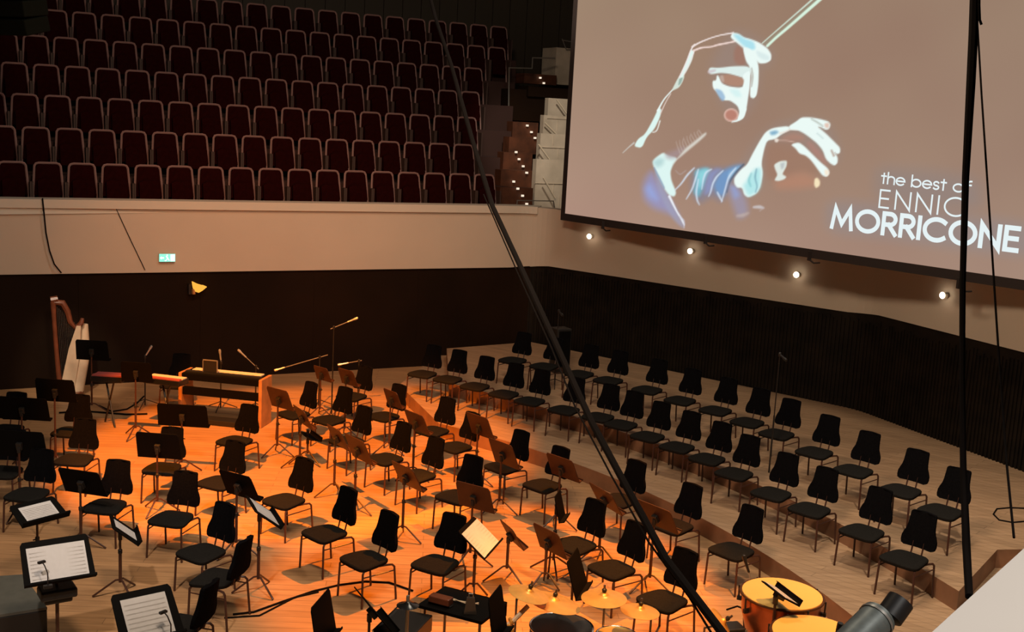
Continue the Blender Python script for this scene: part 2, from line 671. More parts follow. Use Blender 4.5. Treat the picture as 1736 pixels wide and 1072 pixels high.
# ------------------------------------------------ stairs and stone by the screen
def corner_pt(x, y, d):
    """seen at pixel x, y in the upright plane d metres behind the rear balcony front"""
    return on_plane(x, y, P0 + LN * d, LN)


def flat_box(mb, x0, y0, x1, y1, d, th):
    """an upright block with its face d behind the balcony front"""
    a, b, c_, e = corner_pt(x0, y0, d), corner_pt(x1, y0, d), corner_pt(x1, y1, d), corner_pt(x0, y1, d)
    zt, zb = a.z, c_.z
    mb.slab([(e.x, e.y, zb), (b.x, b.y, zb), (b.x, b.y, zt), (e.x, e.y, zt)], LN, th)
    return a, b


st = MB()
blocks = [(905, 270, 985, 356, 1.3), (914, 226, 985, 275, 2.2), (920, 195, 985, 232, 3.1), (928, 166, 985, 200, 3.9)]
for x0, y0, x1, y1, d in blocks:
    flat_box(st, x0, y0, x1, y1, d, 0.18)
for (x0, y0, x1, d) in ((905, 311, 985, 1.28), (914, 250, 985, 2.18), (928, 201, 985, 3.08)):
    flat_box(st, x0, y0, x1, y0 + 1.6, d, 0.02)
for (x0, y0, y1, d) in ((938, 311, 330, 1.28), (948, 330, 352, 1.28), (946, 252, 268, 2.18), (938, 230, 246, 2.18), (945, 203, 222, 3.08)):
    flat_box(st, x0, y0, x0 + 1.4, y1, d, 0.02)
t = st.build('stone_terrace_wall', M['stone'])
tag(t, 'pale stone terrace wall stepping up beside the screen edge', 'wall')
st = MB()
flat_box(st, 940, 80, 985, 146, 6.0, 0.8)
t = st.build('stone_pier', M['stone'])
tag(t, 'upper pale stone pier between the dark landing and the screen', 'wall')
# handrails descending over the stone
t = thing('stair_handrail', 'thin diagonal handrails descending in front of the stone terrace wall', 'handrail', (0, 0, 0))
for (x0, y0, x1, y1, d) in ((921, 301, 941, 336, 1.1), (913, 245, 955, 303, 2.0), (924, 208, 963, 248, 2.95), (944, 169, 963, 196, 3.7)):
    r = MB()
    r.tube([corner_pt(x0, y0, d), corner_pt(x1, y1, d)], 0.022, 6)
    r.build('rail', M['palerail'], t)
# reddish stair flights with step lights
t = thing('gallery_stairs', 'reddish wooden gallery steps with small step lights between seats and stone', 'stairs', (0, 0, 0))
steps = [(846, 318, 904, 352, 0.9), (848, 288, 904, 322, 1.5), (852, 258, 903, 292, 2.1), (862, 232, 911, 262, 2.7), (868, 206, 913, 236, 3.3)]
for x0, y0, x1, y1, d in steps:
    s = MB()
    flat_box(s, x0, y0, x1, y1, d, 0.32)
    s.build('step', M['step'], t)
s = MB()
flat_box(s, 888, 124, 944, 145, 5.6, 0.6)
s.build('step', M['step'], t)
for i, (x, y, d) in enumerate(((871, 308, 0), (878, 320, 0), (886, 332, 0), (893, 346, 0), (875, 258, 1), (880, 270, 1), (887, 282, 1), (893, 293, 1), (894, 213, 2), (901, 224, 2), (907, 234, 2), (914, 247, 2), (916, 132, 3), (922, 141, 3))):
    dd = 5.55
    for x0, y0, x1, y1, d2 in steps:
        if y0 - 4 <= y <= y1:
            dd = d2 - 0.05
            break
    l = MB()
    P = corner_pt(x, y, dd)
    l.box(P, (0.055, 0.04, 0.045), GA)
    l.build('step_light', M['steplight'], t)
# dark landing with a pale rail
t = thing('gallery_landing', 'dark landing box with a thin pale stepped rail beside the upper seats', 'landing', (0, 0, 0))
s = MB()
flat_box(s, 862, 150, 926, 207, 4.6, 0.8)
flat_box(s, 895, 146, 968, 168, 4.5, 0.6)
s.build('front', M['darkwall'], t)
s = MB()
s.tube([corner_pt(x, y, 4.55) for x, y in ((862, 205), (863, 115), (902, 116), (903, 98), (941, 99))], 0.022, 6)
s.build('rail', M['rail'], t)
s = MB()
s.tube([corner_pt(x, y, 5.9) for x, y in ((953, 66), (960, 84), (972, 84))], 0.016, 6)
s.tube([corner_pt(x, y, 5.9) for x, y in ((953, 68), (976, 72))], 0.016, 6)
s.build('rail', M['rail'], t)
s = MB()
s.tube([corner_pt(x, y, 0.42) for x, y in ((876, 350), (877, 340), (938, 341), (940, 352))], 0.016, 6)
tag(s.build('low_handrail', M['rail'], None), 'low pale handrail at the foot of the gallery steps', 'handrail')

# ------------------------------------------------------------ screen
SD = Vector((0.634, -0.7733, 0)).normalized()
SN = Vector((-SD.y, SD.x, 0))
if SN.y > 0:
    SN = -SN                              # towards the hall
S0 = CAMP + ray(958, 362) * 0
_d = ray(958, 362)
S0 = CAMP + _d * (24.25 / _d.y)           # lower left corner of the picture


def scr(x, y, lift=0.0):
    return on_plane(x, y, S0 + SN * lift, SN)


def suv(P):
    v = P - S0
    return v.dot(SD), v.z


def spt(u, v, lift=0.0):
    return S0 + SD * u + Vector((0, 0, v)) + SN * lift


SW, SH = 12.2, 7.6
screen = thing('projection_screen', 'large projection screen showing conducting hands and white lettering', 'screen', tuple(S0))
screen_loc = S0.copy()


def on_screen(name, mesh_obj):
    mesh_obj.parent = screen
    mesh_obj.matrix_parent_inverse = Matrix.Translation(-screen_loc)
    return mesh_obj


def colour_mesh(name, verts, faces, cols, label=None):
    me = bpy.data.meshes.new(name)
    me.from_pydata([tuple(v) for v in verts], [], faces)
    at_ = me.color_attributes.new('picture', 'FLOAT_COLOR', 'POINT')
    for i, c in enumerate(cols):
        at_.data[i].color = (c[0], c[1], c[2], 1)
    me.materials.append(M['picture'])
    o = bpy.data.objects.new(name, me)
    C.objects.link(o)
    on_screen(name, o)
    if label:
        o['label'] = label
    return o


# ---- the projected picture: worked out point by point on the screen's own surface
import numpy as np
NU, NV = 620, 386
uu, vv = np.meshgrid(np.linspace(0, SW, NU + 1), np.linspace(0, SH, NV + 1))
uu, vv = uu.ravel(), vv.ravel()
XYZ = np.array(S0)[None, :] + uu[:, None] * np.array(SD)[None, :]
XYZ[:, 2] += vv
REL = XYZ - np.array(CAMP)[None, :]
DEP = REL @ np.array(_F)
QX = 868 + FPX * (REL @ np.array(_R)) / DEP      # drawing coordinates of the picture
QY = 536 - FPX * (REL @ np.array(_U)) / DEP


def lin_np(c):
    c = np.asarray(c, float) / 255.0
    return np.where(c <= 0.04045, c / 12.92, ((c + 0.055) / 1.055) ** 2.4)


ca, cb = (uu / SW)[:, None], (vv / SH)[:, None]
c00, c10, c01, c11 = (np.array(c, float) for c in ((174, 141, 124), (160, 132, 116), (146, 127, 101), (142, 120, 98)))
base = (c00 * (1 - ca) + c10 * ca) * (1 - cb) + (c01 * (1 - ca) + c11 * ca) * cb
wq = 0.6 * np.exp(-(((ca - 0.45) / 0.35) ** 2 + ((cb - 0.42) / 0.28) ** 2))
base = base * (1 - wq) + np.array((152, 121, 103.0)) * wq
blot = np.sin(QX * 0.011 + 1.0) * np.sin(QY * 0.017 + 0.4) + 0.6 * np.sin(QX * 0.031 + QY * 0.013) * np.sin(QY * 0.027 - QX * 0.008)
base = base + blot[:, None] * np.array((1.6, 2.2, 1.6))
COL = base.copy()


def chaikin(pts, closed, n=2):
    for _ in range(n):
        out = []
        m = len(pts)
        if not closed:
            out.append(pts[0])
        for i in range(m if closed else m - 1):
            a, b = pts[i], pts[(i + 1) % m]
            out.append((a[0] * 0.8 + b[0] * 0.2, a[1] * 0.8 + b[1] * 0.2))
            out.append((a[0] * 0.2 + b[0] * 0.8, a[1] * 0.2 + b[1] * 0.8))
        if not closed:
            out.append(pts[-1])
        pts = out
    return pts


def blend(idx, alpha, col):
    COL[idx] = COL[idx] * (1 - alpha[:, None]) + np.array(col, float)[None, :] * alpha[:, None]


def seg_d(px, py, a, b):
    dx, dy = b[0] - a[0], b[1] - a[1]
    t = np.clip(((px - a[0]) * dx + (py - a[1]) * dy) / max(1e-9, dx * dx + dy * dy), 0, 1)
    return np.hypot(px - a[0] - t * dx, py - a[1] - t * dy), t


def patch(pts, col, soft=1.4, op=1.0, smooth=2):
    pts = chaikin(list(pts), True, smooth) if smooth else list(pts)
    xs, ys = [q[0] for q in pts], [q[1] for q in pts]
    m = soft + 2
    idx = np.nonzero((QX > min(xs) - m) & (QX < max(xs) + m) & (QY > min(ys) - m) & (QY < max(ys) + m))[0]
    px, py = QX[idx], QY[idx]
    d = np.full(len(idx), 1e9)
    ins = np.zeros(len(idx), bool)
    n = len(pts)
    for i in range(n):
        a, b = pts[i], pts[(i + 1) % n]
        d = np.minimum(d, seg_d(px, py, a, b)[0])
        if a[1] != b[1]:
            ins ^= ((a[1] > py) != (b[1] > py)) & (px < (b[0] - a[0]) * (py - a[1]) / (b[1] - a[1]) + a[0])
    sd = np.where(ins, d, -d)
    t = np.clip((sd + soft) / (2 * soft), 0, 1)
    blend(idx, op * t * t * (3 - 2 * t), col)


def line(pts, w, col, soft=1.0, op=1.0):
    ws = list(w) if isinstance(w, (list, tuple)) else [w] * len(pts)
    p3 = chaikin([tuple(q) for q in pts], False, 2)
    k = [i * (len(ws) - 1) / (len(p3) - 1) for i in range(len(p3))]
    w3 = [ws[int(q)] * (1 - q + int(q)) + ws[min(len(ws) - 1, int(q) + 1)] * (q - int(q)) for q in k]
    m = max(ws) + soft + 2
    xs, ys = [q[0] for q in pts], [q[1] for q in pts]
    idx = np.nonzero((QX > min(xs) - m) & (QX < max(xs) + m) & (QY > min(ys) - m) & (QY < max(ys) + m))[0]
    px, py = QX[idx], QY[idx]
    sd = np.full(len(idx), -1e9)
    for i in range(len(p3) - 1):
        d, t = seg_d(px, py, p3[i], p3[i + 1])
        sd = np.maximum(sd, (w3[i] * (1 - t) + w3[i + 1] * t) / 2 - d)
    t = np.clip((sd + soft) / (2 * soft), 0, 1)
    blend(idx, op * t * t * (3 - 2 * t), col)


def A_(p): return [(1050 + x / 3.46, 20 + y / 3.46) for x, y in p]
def B_2(p): return [(1080 + x / 4.119, 190 + y / 4.119) for x, y in p]
def C_(p): return [(1230 + x / 4.119, 180 + y / 4.119) for x, y in p]


W_, CY, LB, PU = (236, 250, 246), (176, 232, 236), (134, 170, 206), (150, 152, 204)
# grey glow around the bright shapes and the lettering
patch([(1486, 284), (1560, 288), (1660, 302), (1664, 352), (1600, 352), (1486, 340)], (146, 131, 126), 22, 0.75)
patch([(1402, 340), (1500, 348), (1640, 366), (1760, 380), (1760, 438), (1640, 424), (1500, 404), (1402, 394)], (150, 136, 133), 18, 0.8)
patch(A_([(520, 330), (640, 110), (760, 120), (900, 220), (890, 310), (830, 330), (810, 510), (720, 640), (600, 560)]), (152, 134, 128), 16, 0.55)
patch(C_([(40, 500), (280, 150), (560, 70), (720, 110), (810, 300), (770, 420), (500, 300), (290, 250), (260, 560), (150, 650)]), (150, 134, 128), 14, 0.55)
# baton
line(A_([(838, 185), (900, 130), (990, 52), (1290, -210)]), [1.8, 2.0, 2.4, 4], (204, 222, 206), 1.0)
line(A_([(868, 200), (920, 150), (990, 92), (1310, -190)]), [4.5, 4.5, 5, 7], (216, 242, 222), 1.4)
line(A_([(852, 190), (920, 132), (990, 72), (1300, -200)]), [2, 2, 2, 3], (150, 150, 128), 1.0, 0.8)
# raised forearm
line(A_([(20, 828), (60, 790), (85, 770)]), [1, 2, 3], (206, 206, 200), 1.0, 0.8)
patch(A_([(85, 790), (110, 745), (150, 720), (200, 630), (232, 560), (248, 575), (238, 620), (205, 690), (160, 735), (132, 800)]), (222, 246, 240), 1.4)
line(A_([(225, 580), (260, 515), (300, 470), (330, 440)]), [3.5, 2.2, 1.8, 2.2], W_, 1.0)
line(A_([(240, 600), (272, 530), (302, 480)]), [1.8, 1.4, 1.2], (228, 210, 200), 0.9)
line(A_([(238, 640), (224, 690), (212, 704), (196, 706)]), [2.4, 2, 2, 1.4], (226, 226, 218), 0.9)
patch(A_([(305, 465), (340, 395), (356, 372), (384, 372), (372, 410), (350, 445), (322, 458)]), (214, 226, 214), 1.2)
patch(A_([(352, 388), (374, 384), (362, 420), (344, 436)]), (120, 150, 140), 1.2, 0.6)
patch(A_([(348, 392), (380, 320), (405, 262), (418, 222), (440, 228), (428, 282), (400, 340), (372, 384)]), (226, 246, 240), 1.2)
line(A_([(352, 385), (392, 300), (420, 222), (440, 192)]), [2.4, 2.2, 2.2, 2], (240, 232, 230), 0.8)
line(A_([(378, 370), (420, 285), (438, 236)]), [1.4, 1.4, 1.4], (242, 226, 222), 0.8)
line(A_([(428, 205), (470, 180), (540, 152), (600, 135), (668, 124)]), [3.6, 2.6, 2.0, 2.0, 3], (240, 226, 222), 0.9)
line(A_([(436, 228), (480, 210), (540, 206), (576, 194), (640, 182), (690, 170)]), [3.4, 3.2, 2.4, 3.2, 2.6, 4], (238, 214, 206), 1.0)
# raised hand
patch(A_([(650, 150), (664, 122), (700, 128), (730, 150), (770, 160), (820, 180), (870, 215), (892, 250), (890, 285), (860, 302), (820, 304), (800, 280), (790, 262), (740, 230), (700, 190)]), W_, 1.5)
patch(A_([(662, 132), (700, 132), (735, 158), (790, 175), (800, 220), (760, 225), (715, 190)]), (160, 220, 236), 3.5, 0.8)
patch(A_([(800, 225), (850, 245), (880, 262), (876, 285), (840, 280), (812, 262)]), (214, 232, 232), 3, 0.8)
patch(A_([(690, 195), (730, 215), (742, 280), (736, 312), (700, 312), (672, 290), (672, 230)]), (160, 116, 100), 4, 0.75)
patch(A_([(722, 205), (770, 215), (800, 262), (818, 320), (816, 420), (806, 490), (788, 510), (766, 500), (768, 440), (776, 380), (764, 320), (742, 290)]), W_, 1.4)
line(A_([(776, 330), (784, 380), (776, 440)]), [2, 3, 1.5], (180, 176, 166), 1.2, 0.8)
patch(A_([(522, 350), (530, 326), (580, 330), (660, 320), (740, 318), (772, 330), (768, 372), (742, 392), (700, 380), (640, 362), (590, 358), (534, 368)]), (222, 238, 234), 1.5)
line(A_([(528, 352), (560, 344)]), [6, 4], (206, 190, 196), 1.6, 0.7)
patch(A_([(720, 370), (770, 340), (766, 430), (756, 500), (744, 580), (724, 620), (700, 640), (690, 628), (706, 590), (694, 552), (650, 520), (612, 520), (590, 500), (570, 470), (548, 446), (546, 404), (568, 404), (572, 370), (584, 380), (600, 420), (640, 438), (700, 446), (728, 440)]), W_, 1.4)
patch(A_([(586, 376), (640, 366), (700, 380), (732, 396), (726, 430), (690, 438), (640, 430), (600, 412)]), (176, 136, 116), 2.0)
patch(A_([(586, 376), (610, 372), (616, 414), (600, 410)]), (200, 186, 176), 2.0, 0.6)
patch(A_([(560, 450), (600, 460), (622, 500), (612, 524), (596, 520), (572, 478)]), (150, 184, 214), 2.2, 0.85)
patch(A_([(640, 455), (700, 455), (720, 500), (680, 500)]), (206, 240, 240), 4, 0.7)
cc = A_([(656, 606)])[0]
patch([(cc[0] + 12.5 * math.cos(q * PI / 8), cc[1] + 11.5 * math.sin(q * PI / 8)) for q in range(16)], (222, 186, 172), 1.4)
patch([(cc[0] + 10 * math.cos(q * PI / 8), cc[1] + 9 * math.sin(q * PI / 8)) for q in range(16)], (186, 130, 114), 2.5)
line(A_([(738, 570), (724, 620), (690, 640), (660, 646)]), [5, 5, 3, 1.5], W_, 1.2)
# collar, cuff of the near shoulder
patch(B_2([(40, 520), (60, 460), (100, 410), (140, 470), (220, 600), (300, 740), (200, 700), (110, 670), (50, 610)]), PU, 10, 0.75)
patch(B_2([(55, 540), (90, 500), (130, 560), (150, 620), (90, 600)]), (152, 170, 226), 9, 0.8)
patch(B_2([(120, 400), (160, 480), (220, 590), (270, 680), (330, 780), (320, 812), (270, 770), (220, 700), (150, 560)]), (160, 160, 186), 4, 0.75)
patch(B_2([(104, 350), (130, 318), (182, 282), (210, 300), (286, 320), (250, 370), (232, 420), (240, 480), (274, 560), (262, 592), (222, 582), (180, 520), (140, 440)]), (222, 246, 242), 2.2)
patch(B_2([(108, 350), (150, 320), (190, 330), (180, 370), (140, 390)]), (170, 206, 206), 6, 0.7)
line(B_2([(120, 390), (150, 450), (190, 530)]), [2, 3, 2], (130, 150, 180), 1.6, 0.8)
patch(B_2([(196, 292), (260, 268), (340, 240), (310, 300), (270, 324), (214, 326)]), (166, 146, 152), 7, 0.7)
patch(B_2([(300, 300), (340, 250), (400, 205), (460, 155), (482, 142), (484, 158), (440, 200), (380, 250), (320, 300), (270, 340), (240, 372)]), (216, 212, 202), 2.4, 0.95)
for q in range(10):
    x0 = 280 + q * 17
    line(B_2([(x0 + 20, 286 - q * 14), (x0 + 2, 240 - q * 12), (x0 - 8 + (q % 3) * 8, 205 - q * 9)]), [2.2, 1.6, 0.6], (196, 178, 168), 1.2, 0.6)
line(B_2([(226, 590), (250, 640), (280, 700), (310, 745), (330, 790)]), [4.5, 3.6, 2.6, 3.2, 1.6], (236, 240, 248), 1.2)
line(B_2([(300, 730), (330, 760), (328, 810)]), [2, 2.4, 1.4], (206, 206, 220), 1.4, 0.8)
# sleeve
patch(B_2([(380, 410), (480, 386), (600, 392), (760, 360), (700, 420), (640, 560), (590, 630), (520, 590), (440, 640), (380, 570)]), (134, 130, 146), 10, 0.8)
patch(B_2([(400, 408), (470, 388), (500, 400), (480, 450), (470, 520), (430, 600), (390, 560), (410, 480)]), (116, 186, 206), 5, 0.85)
patch(B_2([(418, 420), (480, 396), (510, 400), (470, 480), (430, 540)]), (150, 220, 226), 6, 0.8)
patch(B_2([(500, 420), (560, 392), (590, 400), (540, 450), (520, 560), (470, 580), (470, 520)]), (140, 150, 196), 6, 0.8)
patch(B_2([(580, 420), (660, 380), (740, 366), (690, 420), (640, 480), (610, 590), (560, 580), (530, 510)]), (112, 156, 206), 6, 0.85)
patch(B_2([(640, 420), (720, 372), (690, 420), (640, 470)]), (150, 196, 226), 4, 0.8)
for fold in (((400, 390), (350, 440), (310, 500), (265, 545)), ((428, 400), (408, 470), (385, 540), (344, 608)), ((428, 470), (412, 560), (420, 620), (436, 648)), ((520, 400), (480, 420), (462, 470), (452, 540)), ((600, 410), (556, 450), (528, 500), (514, 560), (500, 590)), ((690, 390), (640, 450), (618, 530), (590, 628)), ((560, 560), (580, 600), (594, 624))):
    line(B_2(fold), [1.6, 3.2, 2.6, 1.2], (214, 228, 244), 1.6, 0.85)
line(B_2([(340, 410), (300, 440), (270, 410)]), [1.5, 1.5, 1], (190, 180, 184), 1.6, 0.5)
line(B_2([(745, 366), (690, 420), (650, 480), (628, 560)]), [2.5, 3, 2.5, 2], (84, 96, 112), 1.6, 0.8)
patch(B_2([(640, 500), (700, 510), (760, 600), (780, 700), (740, 740), (700, 744), (670, 660), (640, 580)]), (156, 150, 176), 9, 0.75)
patch(B_2([(650, 520), (690, 520), (720, 580), (680, 610)]), (148, 164, 214), 7, 0.75)
line(B_2([(700, 726), (740, 722), (776, 706)]), [3, 6, 2], (196, 178, 170), 3, 0.7)
line(C_([(196, 706), (240, 704), (266, 712)]), [3, 6, 2], (204, 198, 200), 2, 0.85)
line(C_([(262, 712), (240, 732)]), [2, 1], (190, 176, 176), 2, 0.7)
# lower hand
patch(C_([(280, 260), (400, 240), (520, 250), (640, 420), (640, 480), (520, 460), (430, 500), (300, 520), (270, 420)]), (158, 118, 98), 9, 0.55)
patch(C_([(340, 530), (450, 480), (540, 460), (620, 490), (650, 560), (500, 580), (360, 580)]), (190, 134, 108), 11, 0.6)
patch(C_([(560, 250), (600, 250), (680, 340), (710, 410), (690, 400), (610, 330)]), (184, 130, 118), 6, 0.6)
patch(C_([(400, 215), (470, 185), (540, 200), (560, 240), (470, 245), (400, 235)]), (182, 132, 114), 6, 0.6)
patch(C_([(60, 540), (60, 500), (110, 440), (150, 410), (190, 330), (240, 240), (280, 180), (330, 152), (440, 138), (450, 165), (420, 180), (380, 205), (350, 230), (290, 240), (270, 300), (250, 400), (262, 470), (246, 560), (220, 610), (160, 640), (130, 620), (116, 570), (80, 570)]), W_, 1.8)
patch(C_([(120, 560), (150, 520), (200, 440), (250, 430), (246, 560), (215, 606), (160, 634)]), (164, 226, 230), 6, 0.75)
line(C_([(216, 440), (205, 500), (222, 560), (210, 600)]), [2, 3, 2, 2], (116, 160, 176), 2, 0.7)
line(C_([(180, 470), (160, 520), (176, 560)]), [2, 4, 2], (120, 190, 196), 2.5, 0.6)
patch(C_([(306, 180), (350, 168), (372, 180), (350, 200), (318, 204)]), (120, 168, 198), 3, 0.85)
patch(C_([(340, 232), (358, 224), (374, 236), (362, 254), (346, 250)]), (232, 220, 208), 1.6)
line(C_([(372, 238), (430, 240), (480, 252)]), [1.8, 1.4, 1.4], (220, 186, 170), 1.2, 0.8)
line(C_([(380, 190), (420, 178), (455, 160), (500, 165), (540, 158)]), [3, 2.4, 3, 3, 3], (236, 226, 216), 1.4, 0.9)
patch(C_([(440, 140), (490, 110), (530, 78), (590, 78), (650, 88), (718, 106), (734, 128), (724, 160), (700, 166), (670, 150), (640, 140), (700, 190), (760, 250), (800, 290), (800, 328), (776, 336), (760, 320), (784, 360), (782, 398), (762, 416), (736, 404), (700, 370), (680, 310), (640, 260), (590, 220), (548, 190), (500, 165), (450, 165)]), W_, 1.7)
patch(C_([(690, 120), (724, 116), (722, 156), (694, 150)]), (226, 190, 172), 2.5, 0.85)
line(C_([(600, 90), (640, 112), (680, 140)]), [2, 3, 2], (176, 182, 172), 1.6, 0.8)
line(C_([(640, 190), (680, 225)]), [2, 2], (190, 210, 210), 1.6, 0.7)
line(C_([(740, 310), (756, 345)]), [3, 4], (176, 150, 136), 1.8, 0.8)
patch(C_([(455, 268), (510, 252), (550, 280), (600, 330), (660, 390), (716, 436), (728, 470), (706, 496), (676, 484), (650, 450), (600, 380), (560, 344), (516, 332), (490, 296)]), W_, 1.7)
patch(C_([(690, 440), (724, 450), (718, 488), (694, 482)]), (250, 230, 204), 2.5, 0.8)
patch(C_([(622, 506), (642, 500), (660, 524), (658, 556), (632, 574), (618, 550)]), (246, 228, 190), 2.0)
patch(C_([(338, 408), (380, 384), (430, 380), (426, 420), (410, 450), (396, 476), (426, 494), (410, 512), (370, 524), (340, 518), (364, 480), (346, 440)]), (224, 232, 224), 1.8)
patch(C_([(380, 400), (414, 392), (408, 430), (390, 444)]), (176, 180, 184), 3, 0.7)

vs = XYZ
LC = np.concatenate([lin_np(COL), np.ones((len(COL), 1))], axis=1).astype(np.float32)
me = bpy.data.meshes.new('picture_surface')
ii, jj = np.meshgrid(np.arange(NU), np.arange(NV))
q0 = (jj * (NU + 1) + ii).ravel()
quads = np.stack([q0, q0 + 1, q0 + NU + 2, q0 + NU + 1], axis=1)
me.vertices.add(len(vs))
me.vertices.foreach_set('co', vs.astype(np.float32).ravel())
me.loops.add(quads.size)
me.loops.foreach_set('vertex_index', quads.ravel().astype(np.int32))
me.polygons.add(len(quads))
me.polygons.foreach_set('loop_start', (np.arange(len(quads)) * 4).astype(np.int32))
me.update(calc_edges=True)
at_ = me.color_attributes.new('picture', 'FLOAT_COLOR', 'POINT')
at_.data.foreach_set('color', LC.ravel())
me.materials.append(M['picture'])
o = bpy.data.objects.new('picture_surface', me)
C.objects.link(o)
on_screen('picture_surface', o)
o['label'] = 'projected picture of conducting hands with a baton'


mb = MB()
B = 0.13
for (u0, v0, u1, v1) in ((-B, -B - 0.02, SW + B, 0), (-B, SH, SW + B, SH + B), (-B, 0, 0, SH), (SW, 0, SW + B, SH)):
    mb.slab([spt(u0, v0, -0.08), spt(u1, v0, -0.08), spt(u1, v1, -0.08), spt(u0, v1, -0.08)], SN, 0.085)
on_screen('border', mb.build('border', M['screen_black']))
mb = MB()
mb.slab([spt(0, 0, -0.06), spt(SW, 0, -0.06), spt(SW, SH, -0.06), spt(0, SH, -0.06)], SN, 0.05)
on_screen('backing', mb.build('backing', M['screen_black']))
for x, y in ((1022, 384), (1196, 409), (1372, 437), (1625, 484)):
    mb = MB()
    P = scr(x, y, 0.02)
    mb.box(P + Vector((0, 0, 0.03)), (0.05, 0.05, 0.16), 0.3)
    mb.tube([P + Vector((0, 0, -0.03)), P + SD * 0.10 + Vector((0, 0, -0.08)), P + SD * 0.22 + Vector((0, 0, -0.06))], 0.014, 6)
    on_screen('clip', mb.build('clip', M['screen_black']))

LAY = [0.004]


# ---- lettering: strokes of a round sans letter, one unit tall
def arcp(cx, cy, rx, ry, a0, a1, n=18):
    return [(cx + rx * math.cos(math.radians(a0 + (a1 - a0) * i / n)), cy + ry * math.sin(math.radians(a0 + (a1 - a0) * i / n))) for i in range(n + 1)]


GL = {
    'E': (0.50, [[(0, 0), (0, 1)], [(0, 1), (0.46, 1)], [(0, 0.52), (0.42, 0.52)], [(0, 0), (0.46, 0)]]),
    'N': (0.72, [[(0, 0), (0, 1), (0.70, 0), (0.70, 1)]]),
    'I': (0.0, [[(0, 0), (0, 1)]]),
    'O': (1.0, [arcp(0.5, 0.5, 0.5, 0.5, 0, 360, 30)]),
    'M': (0.95, [[(0, 0), (0.12, 1), (0.47, 0.22), (0.82, 1), (0.94, 0)]]),
    'R': (0.56, [[(0, 0), (0, 1), (0.28, 1)] + arcp(0.28, 0.73, 0.25, 0.27, 90, -90, 12) + [(0, 0.46)], [(0.24, 0.46), (0.56, 0)]]),
    'C': (0.86, [arcp(0.5, 0.5, 0.5, 0.5, 48, 312, 24)]),
    't': (0.32, [[(0.16, 0.9), (0.16, 0)], [(0, 0.66), (0.32, 0.66)]]),
    'h': (0.46, [[(0, 0), (0, 1)], [(0, 0.4)] + arcp(0.23, 0.42, 0.23, 0.24, 180, 0, 10) + [(0.46, 0)]]),
    'e': (0.58, [[(0.02, 0.34), (0.57, 0.34)] + arcp(0.29, 0.33, 0.29, 0.33, 2, 318, 20)]),
    'b': (0.6, [[(0, 0), (0, 1)], arcp(0.30, 0.33, 0.30, 0.33, 0, 360, 22)]),
    's': (0.36, [arcp(0.18, 0.49, 0.16, 0.17, 30, 270, 10) + arcp(0.18, 0.165, 0.17, 0.165, 90, -150, 10)]),
    'o': (0.64, [arcp(0.32, 0.33, 0.32, 0.33, 0, 360, 22)]),
    'f': (0.34, [[(0.14, 0)] + arcp(0.30, 0.84, 0.16, 0.16, 180, 80, 6), [(0, 0.66), (0.32, 0.66)]]),
    ' ': (0.22, []),
}


def lettering(name, text, x0, y0, x1, y1, cap, wt, gap, label):
    """written on the screen along the line from photo point x0,y0 to x1,y1 (baseline)"""
    A, Bp = scr(x0, y0), scr(x1, y1)
    T = scr(x0, y0 - cap)
    ua, va = suv(A)
    ub, vb = suv(Bp)
    H = (suv(T)[1] - va) / (1 + 0.9 * wt)
    va += wt * H * 0.45
    vb += wt * H * 0.45
    total = sum(GL[c][0] for c in text) + gap * (len(text) - 1)
    sx = (ub - ua) / total
    lift = LAY[0] + 0.003
    LAY[0] += 0.008
    mb_v, mb_f = [], []
    cur = 0.0
    for ch in text:
        w, strokes = GL[ch]
        for stn in strokes:
            pts = [Vector((ua + (cur + q[0]) * sx, va + (vb - va) * ((cur + q[0]) / total) + q[1] * H)) for q in stn]
            pts = [q for i, q in enumerate(pts) if i == 0 or (q - pts[i - 1]).length > 1e-5]
            n = len(pts)
            closed = (pts[0] - pts[-1]).length < 1e-4
            hw = wt * H / 2
            l, r = [], []
            for i, q in enumerate(pts):
                if closed and i in (0, n - 1):
                    d1, d2 = (pts[1] - pts[0]).normalized(), (pts[-1] - pts[-2]).normalized()
                elif i == 0:
                    d1 = d2 = (pts[1] - q).normalized()
                elif i == n - 1:
                    d1 = d2 = (q - pts[i - 1]).normalized()
                else:
                    d1, d2 = (pts[i + 1] - q).normalized(), (q - pts[i - 1]).normalized()
                tt = d1 + d2
                tt = tt.normalized() if tt.length > 0.1 else d1
                nn = Vector((-tt.y, tt.x))
                k = hw / max(0.35, nn.dot(Vector((-d1.y, d1.x))))
                e = Vector((0, 0))
                if not closed and i == 0: e = -tt * hw * 0.9
                if not closed and i == n - 1: e = tt * hw * 0.9
                l.append(q + nn * k + e)
                r.append(q - nn * k + e)
            o = len(mb_v)
            for q in l + r:
                mb_v.append(spt(q.x, q.y, lift))
            for i in range(n - 1):
                mb_f.append((o + i, o + i + 1, o + n + i + 1, o + n + i))
            lift += 0.0004
        cur += w + gap
    colour_mesh(name, mb_v, mb_f, [lin((230, 242, 244))] * len(mb_v), label)


lettering('lettering', 'the best of', 1494, 311.5, 1646, 329, 21, 0.145, 0.13, 'first line of white lettering, small')
lettering('lettering', 'ENNIO', 1491, 352.5, 1638, 370, 32, 0.105, 0.30, 'second line of white lettering, thin capitals')
lettering('lettering', 'MORRICONE', 1411, 388, 1726, 429, 39.5, 0.225, 0.24, 'third line of white lettering, heavy capitals')

